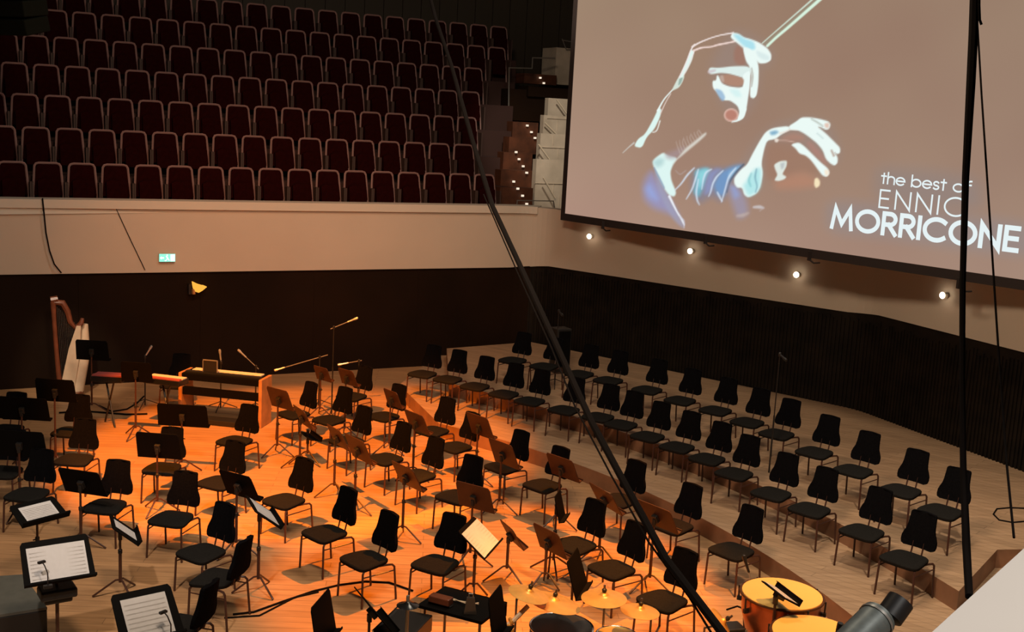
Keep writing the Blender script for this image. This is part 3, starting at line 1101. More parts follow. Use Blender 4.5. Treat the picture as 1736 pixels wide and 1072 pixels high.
# ------------------------------------------------------------ orchestra chairs
def make_chair():
    t = thing('orchestra_chair', 'x', 'chair', group='orchestra chairs')
    # seat pad: rounded, wider in front
    s = MB()
    ring = []
    for i in range(28):
        a = 2 * PI * i / 28
        ca, sa = math.cos(a), math.sin(a)
        x = 0.228 * math.copysign(abs(ca) ** 0.42, ca)
        y = 0.218 * math.copysign(abs(sa) ** 0.42, sa)
        x *= 1.0 - 0.13 * (y / 0.218)
        ring.append((x, y))
    prof = [(0.97, 0.428), (1.0, 0.440), (1.0, 0.462), (0.95, 0.474), (0.6, 0.478)]
    vs = []
    for k, z in prof:
        vs += [(x * k, y * k - 0.01, z + 0.004 * (1 if y > 0 else 0) + 0.012 * max(0, -y / 0.2) ** 2 * -1) for x, y in ring]
    n = len(ring)
    fs = []
    for i in range(len(prof) - 1):
        for k in range(n):
            k2 = (k + 1) % n
            fs.append((i * n + k, i * n + k2, (i + 1) * n + k2, (i + 1) * n + k))
    fs.append(tuple(reversed(range(n))))
    fs.append(tuple((len(prof) - 1) * n + k for k in range(n)))
    s.add(vs, fs)
    s.build('seat', M['seat_fabric'], t, True)
    # waisted backrest
    hw = [(0.165, 0.535), (0.205, 0.552), (0.215, 0.590), (0.212, 0.640), (0.196, 0.685), (0.174, 0.730), (0.163, 0.785), (0.157, 0.86), (0.153, 0.925), (0.143, 0.942), (0.06, 0.948)]
    b = MB()
    rows = []
    for j in range(2):
        row = []
        for w, z in hw:
            yb = 0.215 + (z - 0.5) * 0.20
            for q in (-1.0, -0.5, 0.0, 0.5, 1.0):
                y = yb - 0.022 * (1 - q * q) * -1 + (0.0 if j == 0 else 0.042)
                row.append((w * q, y, z))
        rows.append(row)
    vs = rows[0] + rows[1]
    m_ = len(hw)
    o2 = m_ * 5
    fs = []
    for i in range(m_ - 1):
        for q in range(4):
            a = i * 5 + q
            fs.append((a, a + 1, a + 6, a + 5))
            fs.append((o2 + a + 5, o2 + a + 6, o2 + a + 1, o2 + a))
        fs.append((i * 5, i * 5 + 5, o2 + i * 5 + 5, o2 + i * 5))
        fs.append((i * 5 + 4, o2 + i * 5 + 4, o2 + i * 5 + 9, i * 5 + 9))
    for q in range(4):
        fs.append((q, o2 + q, o2 + q + 1, q + 1))
        a = (m_ - 1) * 5 + q
        fs.append((a, a + 1, o2 + a + 1, o2 + a))
    b.add(vs, fs)
    b.build('backrest', M['fabric'], t, False, 0.012)
    for sx in (-1, 1):
        p_ = MB()
        p_.tube([(sx * 0.065, 0.17, 0.43), (sx * 0.065, 0.225, 0.45), (sx * 0.065, 0.25, 0.54), (sx * 0.065, 0.262, 0.60)], 0.010, 6)
        p_.build('back_post', M['frame'], t, True)
        l = MB()
        l.tube([(sx * 0.228, -0.205, 0.0), (sx * 0.215, -0.195, 0.39), (sx * 0.208, -0.175, 0.418), (sx * 0.200, -0.10, 0.424)], 0.0128, 7)
        l.build('leg', M['frame'], t, True)
        l = MB()
        l.tube([(sx * 0.175, 0.0, 0.424), (sx * 0.205, 0.145, 0.424), (sx * 0.222, 0.205, 0.420), (sx * 0.230, 0.228, 0.395), (sx * 0.236, 0.262, 0.0)], 0.0128, 7)
        l.build('leg', M['frame'], t, True)
        l = MB()
        l.tube([(sx * 0.221, -0.198, 0.352), (sx * 0.232, 0.228, 0.352)], 0.008, 6)
        l.build('side_bar', M['frame'], t, True)
    return t


chair0 = make_chair()
chair_used = [False]


def chair(sx, sy, bx, by, z, label, phi=None, group='orchestra chairs on the stage floor'):
    """seat centre and top of backrest as seen in the photo, standing at height z"""
    S = at(sx, sy, z + 0.455)
    if phi is None:
        best = None
        for a in range(-30, 121, 2):
            r = math.radians(a)
            q = proj((S.x + 0.29 * math.sin(r), S.y + 0.29 * math.cos(r), z + 0.92))
            e = (q[0] - bx) ** 2 + 0.25 * (q[1] - by) ** 2
            if best is None or e < best[0]:
                best = (e, a)
        phi = best[1]
    rz = -math.radians(phi)
    loc = (S.x, S.y, z)
    if not chair_used[0]:
        chair_used[0] = True
        chair0.location = loc
        chair0.rotation_euler = (0, 0, rz)
        chair0['label'] = label
        chair0['group'] = group
        bpy.context.view_layer.update()
        return chair0
    return dup(chair0, loc, rz, label, group)


rowB = [(871, 611, 887, 571), (924, 621, 943, 576), (984, 634, 996, 588), (1033, 645, 1050, 605), (1099, 661, 1114, 617), (1155, 679, 1174, 629), (1215, 696, 1239, 646), (1269, 716, 1290, 662),
        (1319, 736, 1350, 681), (1383, 767, 1419, 712), (1449, 798, 1485, 735), (1529, 832, 1561, 769), (1597, 867, 1639, 801)]
for i, q in enumerate(rowB):
    k = len(rowB) - 1 - i
    chair(*q, ZB, 'black orchestra chair on the upper riser, %s from the near right end' % ORD[k], group='chairs on the upper riser', phi=34 + 14 * i / 12)
rowA = [(718, 634, 742, 590), (761, 643, 784, 599), (807, 655, 825, 606), (856, 668, 875, 621), (900, 680, 917, 631), (958, 695, 985, 645), (1016, 707, 1038, 653), (1055, 720, 1073, 667), (1100, 740, 1125, 688),
        (1150, 758, 1174, 702), (1201, 778, 1227, 718), (1247, 803, 1276, 747), (1310, 837, 1340, 778), (1375, 864, 1409, 800), (1464, 902, 1497, 825), (1536, 948, 1572, 875)]
for i, q in enumerate(rowA):
    k = len(rowA) - 1 - i
    chair(*q, ZA, 'black orchestra chair on the lower riser, %s from the near right end' % ORD[k], group='chairs on the lower riser', phi=30 + 17 * i / 15)

floor_chairs = [
    (12, 728, 22, 680, 3, 'black orchestra chair mostly behind the farther of two wide desks at the left edge'),
    (120, 732, 150, 677, 4, 'black orchestra chair just behind another, right of the pole of the far left desks'),
    (128, 779, 142, 716, 4, 'black orchestra chair whose seat shows just above a tilted black desk, left side'),
    (49, 838, 68, 764, 8, 'black orchestra chair behind the flat desk with a pale sheet at the left edge'),
    (6, 800, 16, 745, 3, 'black orchestra chair half hidden by the nearer wide desk at the left edge'),
    (180, 858, 203, 779, 8, 'black orchestra chair right behind the tilted black desk, left of the edge-on desk'),
    (293, 879, 310, 801, 12, 'black orchestra chair with seat in front of the big black desk pair, left of centre'),
    (344, 937, 376, 852, 34, 'black orchestra chair with pale floor before it, behind the side-turned chair at bottom left'),
    (277, 794, 288, 736, 5, 'black orchestra chair whose back hides behind the nearer of two stacked black desks'),
    (372, 818, 408, 755, 26, 'black orchestra chair partly behind the black desk left of centre'),
    (400, 748, 426, 690, 24, 'black orchestra chair by the wooden end of the keyboard console'),
    (484, 849, 514, 783, 36, 'black orchestra chair right of the paper-edged black desk, centre left'),
    (553, 904, 592, 828, 44, 'black orchestra chair on the open orange floor, left of the twin chair beside it'),
    (620, 949, 662, 869, 46, 'black orchestra chair behind the slim stand pole, centre front'),
    (741, 956, 764, 865, 30, 'black orchestra chair left of the stand with an amber-lit open score'),
    (560, 712, 578, 663, 38, 'black orchestra chair beside the tall microphone pole, far centre'),
    (500, 702, 522, 648, 44, 'black orchestra chair with a narrow back between two brown-lit desks, far centre left'),
    (590, 748, 612, 692, 42, 'black orchestra chair behind the brown-lit desk at the centre of the stage'),
    (598, 672, 619, 623, 34, 'black orchestra chair farthest back in the middle, by the cluster of microphones'),
    (652, 706, 681, 656, 40, 'black orchestra chair at the rim of the amber light, behind small brown-lit desk'),
    (655, 778, 683, 720, 44, 'black orchestra chair under the brown-lit desk in the middle of the stage'),
    (709, 806, 738, 750, 44, 'black orchestra chair with pale seat edge between amber floor and the large riser step'),
    (735, 731, 758, 679, 38, 'black orchestra chair by the left end of the first riser step'),
    (773, 758, 820, 708, 46, 'black orchestra chair standing against the dark desks below the first step'),
    (855, 792, 885, 733, 46, 'black orchestra chair under the desk at the first step, near the long cable'),
    (775, 842, 808, 778, 36, 'black orchestra chair behind the brown-lit desk above the amber-lit score'),
    (922, 823, 950, 758, 44, 'black orchestra chair on pale floor just left of the long cable'),
    (976, 924, 1006, 852, 46, 'black orchestra chair behind the slim pole, right of the yellow-lit desks'),
    (1040, 965, 1074, 886, 52, 'black orchestra chair with olive-lit seat above the cymbals'),
    (1126, 1018, 1158, 939, 46, 'black orchestra chair crossed by the long cable near the small cymbal'),
    (1050, 848, 1086, 782, 46, 'black orchestra chair just right of the long cable, at the first step'),
    (1142, 892, 1176, 818, 48, 'black orchestra chair at the first step, second to the right of the cable'),
    (1243, 934, 1275, 864, 48, 'black orchestra chair directly behind the farther kettledrum'),
    (368, 981, 430, 912, 106, 'black orchestra chair turned sideways to the left at bottom left'),
    (304, 1062, 345, 990, 104, 'black orchestra chair cut by the bottom edge, next to a desk with a white sheet'),
    (298, 652, 306, 596, 2, 'black orchestra chair behind the keyboard console'),
]
for sx, sy, bx, by, ph, lab in floor_chairs:
    chair(sx, sy, bx, by, 0.0, lab, phi=ph)

# ------------------------------------------------------------ music stands
def stand(px, py, phi, label, foot=None, z=0.86, tilt=24, w=0.52, h=0.34, brown=False, zf=0.0, book=None, tri_turn=0.4, tr=0.29):
    """desk centre as seen in the photo; phi turns the side for the player"""
    if foot:
        P = at(foot[0], foot[1], zf)
        z = zat(px, py, P) - zf
        z = max(0.5, min(1.25, z))
    else:
        P = at(px, py, zf + z)
    t = thing('music_stand', label, 'music stand', (P.x, P.y, zf), -math.radians(phi), 'music stands')
    dm = M['lit_desk'] if brown else M['desk']  # brown: a black desk with amber light put into its colour
    ta = math.radians(tilt)
    # local: the player sits at +y; desk leans back (its top towards -y)
    R = Matrix.Rotation(ta, 3, 'X')
    d = MB()
    c = 0.035
    prof = [(-w / 2, -h / 2), (w / 2, -h / 2), (w / 2 - 0.012, h / 2 - c), (w / 2 - c, h / 2), (-w / 2 + c, h / 2), (-w / 2 + 0.012, h / 2 - c)]
    d.slab([R @ Vector((x, 0, q)) + Vector((0, 0, z)) for x, q in prof], R @ Vector((0, 1, 0)), 0.012)
    desk_ = d.build('desk', dm, t, False, 0.004)
    l = MB()
    l.box(R @ Vector((0, 0.035, -h / 2)) + Vector((0, 0, z)), (w, 0.07, 0.010), mtx=R)
    l.box(R @ Vector((0, 0.07, -h / 2 + 0.008)) + Vector((0, 0, z)), (w, 0.008, 0.02), mtx=R)
    l.build('lip', dm, desk_)
    b = MB()
    b.box(R @ Vector((0, -0.025, -0.02)) + Vector((0, 0, z)), (0.075, 0.045, 0.10), mtx=R)
    b.box((0, -0.03, z - 0.07), (0.04, 0.04, 0.08))
    b.build('bracket', M['black'], t, False, 0.006)
    p_ = MB()
    p_.tube([(0, -0.03, 0.16), (0, -0.03, 0.52)], 0.018, 8)
    p_.tube([(0, -0.03, 0.5), (0, -0.03, z - 0.05)], 0.0135, 8)
    pole_ = p_.build('pole', M['frame'], t, True)
    k = MB()
    k.lathe([(0.019, 0.0), (0.024, 0.005), (0.024, 0.045), (0.019, 0.05)], 10, None, (0, -0.03, 0.49))
    k.tube([(0, -0.03, 0.515), (0.05, -0.03, 0.515)], 0.009, 6)
    k.build('knob', M['black'], pole_, True)
    for i in range(3):
        a = tri_turn + i * 2 * PI / 3
        l = MB()
        ca, sa = math.cos(a), math.sin(a)
        l.tube([(0, -0.03, 0.19), (0.05 * ca, -0.03 + 0.05 * sa, 0.185), (tr * ca, -0.03 + tr * sa, 0.012)], 0.0115, 6)
        l.build('leg', M['frame'], t, True)
    if book:
        # open sheets lying on the desk
        n, bw, bh = book
        root_m = Matrix.Translation((P.x, P.y, zf)) @ Matrix.Rotation(-math.radians(phi), 4, 'Z')
        s = thing('sheet_music', 'sheet music lying on the ' + label if len(label.split()) < 9 else 'sheet music', 'sheet music', (P.x, P.y, zf), -math.radians(phi), 'sheet music on the stands')
        for j in range(n):
            x0 = (-bw / 2 + bw * j / n)
            x1 = x0 + bw / n
            q = MB()
            y0 = 0.016
            q.slab([R @ Vector((x, y0 + (0.004 if (abs(x) < 1e-6 and n == 2) else 0.0), v)) + Vector((0, 0, z)) for x, v in ((x0, -h / 2 + 0.012), (x1, -h / 2 + 0.012), (x1, -h / 2 + 0.012 + bh), (x0, -h / 2 + 0.012 + bh))], R @ Vector((0, 1, 0)), 0.003)
            pg = q.build('page', M['paper'], s)
            st_ = MB()
            for r_ in range(8):
                v = -h / 2 + 0.05 + (bh - 0.08) * r_ / 7.5
                for e_ in range(3):
                    vv = v + e_ * 0.004
                    st_.slab([R @ Vector((x, y0 + 0.0052, q_)) + Vector((0, 0, z)) for x, q_ in ((x0 + 0.02, vv), (x1 - 0.02, vv), (x1 - 0.02, vv + 0.0012), (x0 + 0.02, vv + 0.0012))], R @ Vector((0, 1, 0)), 0.0004)
            st_.build('staves', M['ink'], pg)
        t['_sheet'] = s.name
        del t['_sheet']
        return t, s, z
    return t, None, z


stand(38, 693, 2, 'wide black music stand at the left edge, farther of two', z=0.9, w=0.78, h=0.36, tilt=14)
stand(98, 662, 3, 'wide black music stand farther back, over the bare floor at left', foot=(96, 793), tri_turn=1.5, tr=0.14, w=0.6, h=0.36, tilt=14)
stand(34, 753, 4, 'wide black music stand at the left edge, nearer of two', z=0.98, w=0.68, h=0.38, tilt=14)
stand(156, 594, 2, 'dark music stand beside the harp, its desk against the dark wall', z=1.12, w=0.58, h=0.36, tilt=10)
stand(231, 631, 3, 'black music stand standing in front of the red-keyed keyboard', z=1.08, w=0.52, h=0.34, tilt=12)
stand(301, 705, 2, 'wide black music stand before the console, farther of two', foot=(309, 800), w=0.76, h=0.36, tilt=14)
stand(271, 756, 4, 'black music stand before the console, nearer of two', foot=(268, 868), w=0.6, h=0.38, tilt=16)
stand(137, 818, 14, 'tilted black music stand hiding part of a chair, left side', foot=(140, 930), w=0.58, h=0.38, tilt=26)
stand(407, 823, 30, 'round-cornered black music stand left of the paper-edged stand', foot=(403, 940), w=0.54, h=0.38, tilt=26)
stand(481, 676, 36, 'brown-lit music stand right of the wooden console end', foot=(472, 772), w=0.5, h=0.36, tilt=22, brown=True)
stand(522, 708, 58, 'brown-lit music stand seen nearly edge-on, far centre left', foot=(511, 792), w=0.5, h=0.34, tilt=26, brown=True)
stand(572, 742, 56, 'brown-lit music stand beside the microphone pole, far centre', z=0.86, w=0.48, h=0.34, tilt=26, brown=True)
stand(613, 762, 52, 'large dark brown-lit music stand in the centre of the stage', foot=(604, 868), w=0.56, h=0.38, tilt=24, brown=True)
stand(693, 808, 50, 'brown-lit music stand with a clear pole on the orange floor, centre', foot=(685, 915), w=0.52, h=0.36, tilt=28, brown=True)
stand(706, 716, 50, 'brown-lit music stand in front of the first riser step, left end', z=0.88, w=0.52, h=0.34, tilt=24, brown=True)
stand(665, 676, 50, 'small brown-lit music stand at the far rim of the amber light', z=0.9, w=0.42, h=0.3, tilt=22, brown=True)
stand(591, 640, 42, 'narrow brown-lit music stand far back near the microphones', foot=(586, 742), w=0.42, h=0.3, tilt=22, brown=True)
stand(545, 634, 40, 'small brown-lit music stand with a lone pole, farthest back', foot=(544, 708), w=0.4, h=0.28, tilt=22, brown=True)
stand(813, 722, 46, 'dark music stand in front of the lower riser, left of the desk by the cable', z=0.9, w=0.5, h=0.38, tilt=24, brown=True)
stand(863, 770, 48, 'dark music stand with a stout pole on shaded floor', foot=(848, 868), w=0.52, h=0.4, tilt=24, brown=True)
stand(953, 793, 46, 'brown-lit music stand against the first step, left of the cable', z=0.84, w=0.52, h=0.36, tilt=26, brown=True)
stand(804, 843, 32, 'brown-lit music stand with a black bracket behind the amber-lit score', z=0.86, w=0.52, h=0.36, tilt=20, brown=True)
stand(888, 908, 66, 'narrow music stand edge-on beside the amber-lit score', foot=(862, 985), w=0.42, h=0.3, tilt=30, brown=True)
stand(940, 918, 52, 'yellow-lit music stand in front of the cymbals', foot=(926, 996), tr=0.2, z=0.8, w=0.5, h=0.36, tilt=24, brown=True)
stand(1027, 846, 62, 'brown-lit music stand with a slim black pole, right of centre', foot=(1018, 950), w=0.56, h=0.34, tilt=32, brown=True)
stand(1125, 877, 50, 'brown-lit music stand crossed by the long cable', foot=(1103, 1000), w=0.58, h=0.34, tilt=28, brown=True)

_, sA, zA_ = stand(452, 868, 66, 'black music stand edge-on with a pale paper rim, left of centre', foot=(442, 1004), w=0.62, h=0.36, tilt=52, book=(2, 0.46, 0.30))
sA['label'] = 'pale sheets on the edge-on black stand left of centre'
_, sB, _z = stand(225, 898, 66, 'black music stand edge-on behind the three desks with white sheets', foot=(209, 1010), w=0.5, h=0.34, tilt=50, book=(1, 0.24, 0.28))
sB['label'] = 'pale sheet on the edge-on stand at left'
_, sC, _z = stand(65, 868, 127, 'flat-tilted black music stand with one sheet, farthest of three at left', z=0.84, w=0.56, h=0.34, tilt=62, book=(1, 0.38, 0.26))
sC['label'] = 'white sheet on the farthest of three desks at left'
_, sD, _z = stand(97, 950, 146, 'black music stand with two white pages, middle of three at left', z=0.95, w=0.66, h=0.44, tilt=38, book=(2, 0.54, 0.36))
sD['label'] = 'two white pages on the middle of three desks at left'
stD = _
_, sE, _z = stand(249, 1043, 142, 'black music stand with a white sheet, cut by the bottom edge', z=0.95, w=0.56, h=0.48, tilt=44, book=(1, 0.40, 0.40))
sE['label'] = 'white sheet on the desk cut by the bottom edge'
stE = _
_, sF, _z = stand(813, 912, 106, 'music stand with an amber-lit open score facing right', foot=(806, 1018), tr=0.2, w=0.58, h=0.42, tilt=50, book=(2, 0.54, 0.36))
sF['label'] = 'amber-lit open score on the stand facing right'
_, sG, _z = stand(*proj((2.71, 10.50, 1.03)), 72, 'black music stand edge-on in front of the farther kettledrum', z=1.03, w=0.46, h=0.20, tilt=62, tr=0.1, book=(1, 0.40, 0.15))
sG['label'] = 'pale sheet on the edge-on stand before the kettledrum'
stand(547, 1050, 100, 'black music stand edge-on at the bottom edge, left of the percussion', z=0.95, w=0.5, h=0.4, tilt=10)
stand(632, 1035, 64, 'black music stand with a brown side at the bottom edge, beside the trap table', z=0.95, w=0.5, h=0.38, tilt=38)
stand(842, 1041, 106, 'black music stand edge-on at the bottom edge, before the percussion table', z=1.22, w=0.40, h=0.40, tilt=10)
stand(977, 972, 106, 'tall black music stand edge-on between the cymbals and the yellow-lit desk', z=0.85, w=0.5, h=0.4, tilt=18)
stand(948, 858, 104, 'black music stand edge-on on the shaded floor above the yellow-lit desks', z=0.85, w=0.34, h=0.32, tilt=14)
stand(525, 741, 60, 'low dark music stand lying nearly flat, far centre left', z=0.42, w=0.5, h=0.2, tilt=75)


def clip_lamp(st, dx):
    """little gooseneck lamp on the desk"""
    o = MB()
    z = 0.95
    o.tube([(dx, 0.25, z - 0.14), (dx, 0.25, z - 0.02), (dx + 0.02, 0.22, z + 0.05), (dx + 0.03, 0.17, z + 0.07)], 0.006, 6)
    o.box((dx + 0.035, 0.16, z + 0.068), (0.07, 0.03, 0.02), 0.3)
    o.box((dx, 0.25, z - 0.15), (0.08, 0.04, 0.03), 0.0)
    o.build('clip_lamp', M['black'], st)


clip_lamp(stD, 0.14)
clip_lamp(stE, -0.12)
o = MB()
o.box((0, -0.02, 0.62), (0.34, 0.22, 0.10), 0)
o.box((0, -0.02, 0.55), (0.26, 0.16, 0.06), 0)
o.build('under_tray', M['black'], stD, False, 0.02)

# conductor's podium
PD = [at(-45, 980, 0.30), at(38, 974, 0.30), at(80, 1030, 0.30), at(-60, 1052, 0.30)]
mb = MB()
mb.prism([(q.x, q.y) for q in (PD[0], PD[1], PD[2], PD[3])], 0.0, 0.27)
t = thing('podium', 'low dark podium with a grey top in the bottom left corner', 'podium', (0, 0, 0))
mb.build('base', M['black'], t, False, 0.01)
mb = MB()
mb.prism([(q.x, q.y) for q in (PD[0], PD[1], PD[2], PD[3])], 0.272, 0.30)
mb.build('top', M['podium'], t)

# ------------------------------------------------------------ microphones
def mic_stand(foot, top, label, boom=None, zf=0.0, mic_col='mic', r=0.011):
    P = at(foot[0], foot[1], zf)
    h = zat(top[0], top[1], P) - zf
    t = thing('microphone_stand', label, 'microphone stand', (P.x, P.y, zf), 0, 'microphone stands')
    p_ = MB()
    p_.tube([(0, 0, 0.03), (0, 0, h * 0.55)], r * 1.2, 7)
    p_.tube([(0, 0, h * 0.5), (0, 0, h)], r * 0.8, 7)
    p_.build('pole', M['black'], t, True)
    for i in range(3):
        a = 0.5 + i * 2 * PI / 3
        l = MB()
        l.tube([(0, 0, 0.14), (0.3 * math.cos(a), 0.3 * math.sin(a), 0.012)], 0.008, 6)
        l.build('leg', M['black'], t, True)
    tip = Vector((0, 0, h))
    dirv = Vector((0.3, -0.6, -0.25)).normalized()
    if boom:
        bp = on_plane(boom[0], boom[1], P, Vector((P.x, P.y, 0)).normalized()) - Vector((P.x, P.y, zf))
        b = MB()
        ext = (Vector((0, 0, h)) - bp) * 0.22
        b.tube([Vector((0, 0, h)) + ext, bp], 0.008, 6)
        b.build('boom', M['rail'], t, True)
        tip = bp
        dirv = (bp - Vector((0, 0, h))).normalized()
    k = MB()
    k.lathe([(0.018, -0.03), (0.022, -0.02), (0.022, 0.02), (0.018, 0.03)], 8, None, (0, 0, h))
    k.build('clutch', M['black'], t, True)
    m_ = MB()
    q = dirv
    m_.tube([tip - q * 0.03, tip + q * 0.08, tip + q * 0.12, tip + q * 0.16, tip + q * 0.17], [0.014, 0.016, 0.024, 0.022, 0.008], 8)
    m_.build('microphone', M[mic_col], t, True)
    return t


mic_stand((562, 705), (580, 556), 'tall microphone stand with a pale microphone, far centre', boom=(592, 545))
mic_stand((540, 690), (547, 606), 'microphone stand with a long low boom reaching left, far centre', boom=(480, 624))
mic_stand((606, 700), (602, 612), 'microphone stand with a curved boom among the far chairs', boom=(588, 616))
mic_stand((1301, 828), (1307, 600), 'tall thin microphone stand in front of the ribbed wall', zf=ZA, mic_col='black')
mic_stand((940, 655), (950, 528), 'tall microphone stand at the far end of the risers, near the cable', zf=ZB, mic_col='black')
mic_stand((433, 697), (430, 622), 'microphone stand with a bent arm behind the console end', boom=(415, 604))
mic_stand((246, 690), (246, 605), 'slim microphone stand behind the keyboard', boom=(249, 600))
mic_stand((374, 694), (372, 615), 'small microphone stand behind the console middle', boom=(374, 608))
mic_stand((1276, 1085), (1297, 1015), 'microphone stand with a boom over the farther kettledrum', boom=(1268, 966), mic_col='black')

# loudspeaker by the far chairs
P = at(940, 640, ZB)
t = thing('loudspeaker', 'dark loudspeaker box behind the far riser chairs', 'loudspeaker', (P.x + 0.1, P.y + 0.5, ZB), 0.5)
mb = MB(); mb.box((0, 0, 0.45), (0.32, 0.3, 0.9)); mb.build('cabinet', M['black'], t, False, 0.02)
mb = MB(); mb.box((0, -0.155, 0.5), (0.26, 0.012, 0.7)); mb.build('grille', M['desk'], t)

# ------------------------------------------------------------ harp
P = at(112, 674, 0.0)
harp = thing('harp', 'concert harp with a dark red column and pale soundboard by the rear wall', 'harp', (P.x, P.y, 0), 0.05)
ux = 1.0


def hp(x, y):
    """harp outline in its own upright plane"""
    Q = on_plane(x, y, P, Vector((P.x, P.y, 0)).normalized())
    l = Q - Vector((P.x, P.y, 0))
    return Vector((l.x, l.y, l.z))


mb = MB(); mb.tube([hp(103, 668), hp(96, 600), hp(92, 545), hp(90, 512)], [0.05, 0.042, 0.040, 0.05], 10); mb.tube([hp(86, 509), hp(98, 507)], [0.06, 0.06], 8); mb.build('column', M['harpwood'], harp, True)
mb = MB(); mb.tube([hp(91, 512), hp(106, 514), hp(114, 528), hp(119, 546), hp(128, 556), hp(138, 548), hp(140, 540)], [0.045, 0.06, 0.055, 0.05, 0.045, 0.05, 0.03], 8); mb.build('neck', M['harpwood'], harp, True)
mb = MB()
sb = [hp(138, 552), hp(131, 552), hp(118, 590), hp(101, 668), hp(126, 668), hp(137, 595)]
mb.slab(sb, (0.1, -1, 0), 0.06)
mb.build('soundboard', M['harpboard'], harp)
mb = MB(); mb.tube([hp(140, 552) + Vector((0, 0.12, 0)), hp(139, 600) + Vector((0, 0.12, 0)), hp(122, 668) + Vector((0, 0.12, 0))], [0.06, 0.11, 0.16], 10); mb.build('sound_box', M['harpboard'], harp, True)
mb = MB(); mb.box(hp(112, 672) + Vector((0, 0.05, 0.03)), (0.5, 0.36, 0.10)); mb.build('base', M['harpwood'], harp, False, 0.02)
mb = MB()
for i in range(14):
    a = i / 13
    top = hp(94 + 38 * a, 518 + 34 * a)
    bot = hp(104 + 26 * a, 655 - 90 * a)
    mb.tube([top, bot], 0.0016, 4)
mb.build('strings', M['rail'], harp)

# ------------------------------------------------------------ keyboards
# console organ between wooden ends
R0_, R1_ = at(441, 726, 0), at(306, 712, 0)
ax_ = (R0_ - R1_)
ax_.z = 0
OW = ax_.length
oa = math.atan2(ax_.y, ax_.x)
mid = (R0_ + R1_) / 2
org = thing('keyboard_console', 'keyboard console with orange wooden ends and dark cross rails', 'keyboard', (mid.x, mid.y, 0), oa)
for sx in (-1, 1):
    mb = MB()
    mb.prism([(sx * OW / 2 - 0.03, -0.03), (sx * OW / 2 + 0.03, -0.03), (sx * OW / 2 + 0.03, 0.42), (sx * OW / 2 - 0.03, 0.42)], 0.0, 0.84)
    mb.build('end_panel', M['orgwood'], org, False, 0.01)
mb = MB(); mb.box((0, 0.20, 0.78), (OW - 0.06, 0.46, 0.12)); mb.build('case', M['desk'], org, False, 0.01)
mb = MB(); mb.box((0.02, 0.27, 0.853), (OW - 0.2, 0.16, 0.02)); mb.build('keys', M['ivory'], org)
mb = MB(); mb.box((0.02, 0.08, 0.853), (OW - 0.1, 0.10, 0.03)); mb.build('top_rail', M['black'], org)
mb = MB(); mb.box((0, 0.05, 0.52), (OW - 0.06, 0.08, 0.13)); mb.build('cross_rail', M['desk'], org)
mb = MB(); mb.box((0.1, -0.02, 0.05), (OW * 0.75, 0.26, 0.09)); mb.build('pedal_bar', M['black'], org, False, 0.01)
# monitor on the console
Q = at(356, 632, 0.87)
t = thing('monitor', 'small framed screen standing on the keyboard console', 'monitor', (Q.x, Q.y + 0.02, 0.865), oa)
mb = MB(); mb.box((0, 0, 0.11), (0.25, 0.02, 0.20)); mb.build('panel', M['black'], t)
mb = MB(); mb.box((0, -0.003, 0.215), (0.26, 0.03, 0.014)); mb.box((-0.128, -0.003, 0.11), (0.010, 0.03, 0.2)); mb.box((0.128, -0.003, 0.11), (0.010, 0.03, 0.2)); mb.build('frame', M['rail'], t)


def keyboard(p0, p1, z, depth, label, keys, felt):
    A, B_ = at(p0[0], p0[1], z), at(p1[0], p1[1], z)
    ax = B_ - A
    L = ax.length
    mid = (A + B_) / 2
    t = thing('stage_keyboard', label, 'keyboard', (mid.x, mid.y, 0), math.atan2(ax.y, ax.x))
    mb = MB(); mb.box((0, 0, z - 0.05), (L, depth, 0.09)); mb.build('case', M['drumblack'], t, False, 0.01)
    mb = MB(); mb.box((0, 0.06, z + 0.002), (L * 0.94, depth * 0.42, 0.02)); mb.build('keys', M[keys], t)
    mb = MB(); mb.box((0, -0.09, z + 0.004), (L * 0.96, depth * 0.22, 0.03)); mb.build('felt_strip', M[felt], t)
    for sx in (-1, 1):
        mb = MB()
        mb.tube([(-sx * L * 0.28, 0.16 * sx, 0.0), (sx * L * 0.22, -0.12 * sx, z - 0.1)], 0.016, 6)
        mb.build('leg', M['black'], t, True)
    return t


keyboard((160, 634), (212, 637), 0.86, 0.34, 'red-covered stage keyboard left of the console, beside the harp', 'redfelt', 'redfelt')
keyboard((252, 637), (312, 644), 0.86, 0.32, 'stage keyboard with pinkish keys joined to the left of the console', 'ivory', 'redfelt')

# ------------------------------------------------------------ wall fittings
# lamps under the screen, fixed to the band on short arms
for i, (x, y) in enumerate(((999, 401), (1170, 426), (1350, 466), (1598, 501))):
    seg = (turn[-1], KINK) if x < 1460 else (KINK, KINK2)
    tdir = (seg[1] - seg[0]).normalized()
    nin = Vector((tdir.y, -tdir.x, 0))
    Q = on_plane(x, y, seg[0] + nin * 0.16, nin)
    t = thing('wall_spotlight', 'small glowing spotlight on the cream band below the screen, %s from the corner' % ORD[i], 'lamp', tuple(Q), math.atan2(tdir.y, tdir.x), 'spotlights under the screen')
    mb = MB(); mb.lathe([(0.03, 0.0), (0.045, 0.02), (0.05, 0.08), (0.03, 0.10)], 12, Matrix.Rotation(-PI / 2, 3, 'X'), (0, 0.0, 0)); mb.build('body', M['ledge'], t, True)
    mb = MB(); mb.lathe([(0.055, 0.0), (0.052, 0.012), (0.028, 0.022)], 12, Matrix.Rotation(PI / 2, 3, 'X'), (0, -0.004, 0)); mb.build('lens', M['lens'], t, True)
    mb = MB(); mb.tube([(0, 0.06, 0), (0, 0.12, 0.0)], 0.012, 6); mb.build('arm', M['ledge'], t, True)
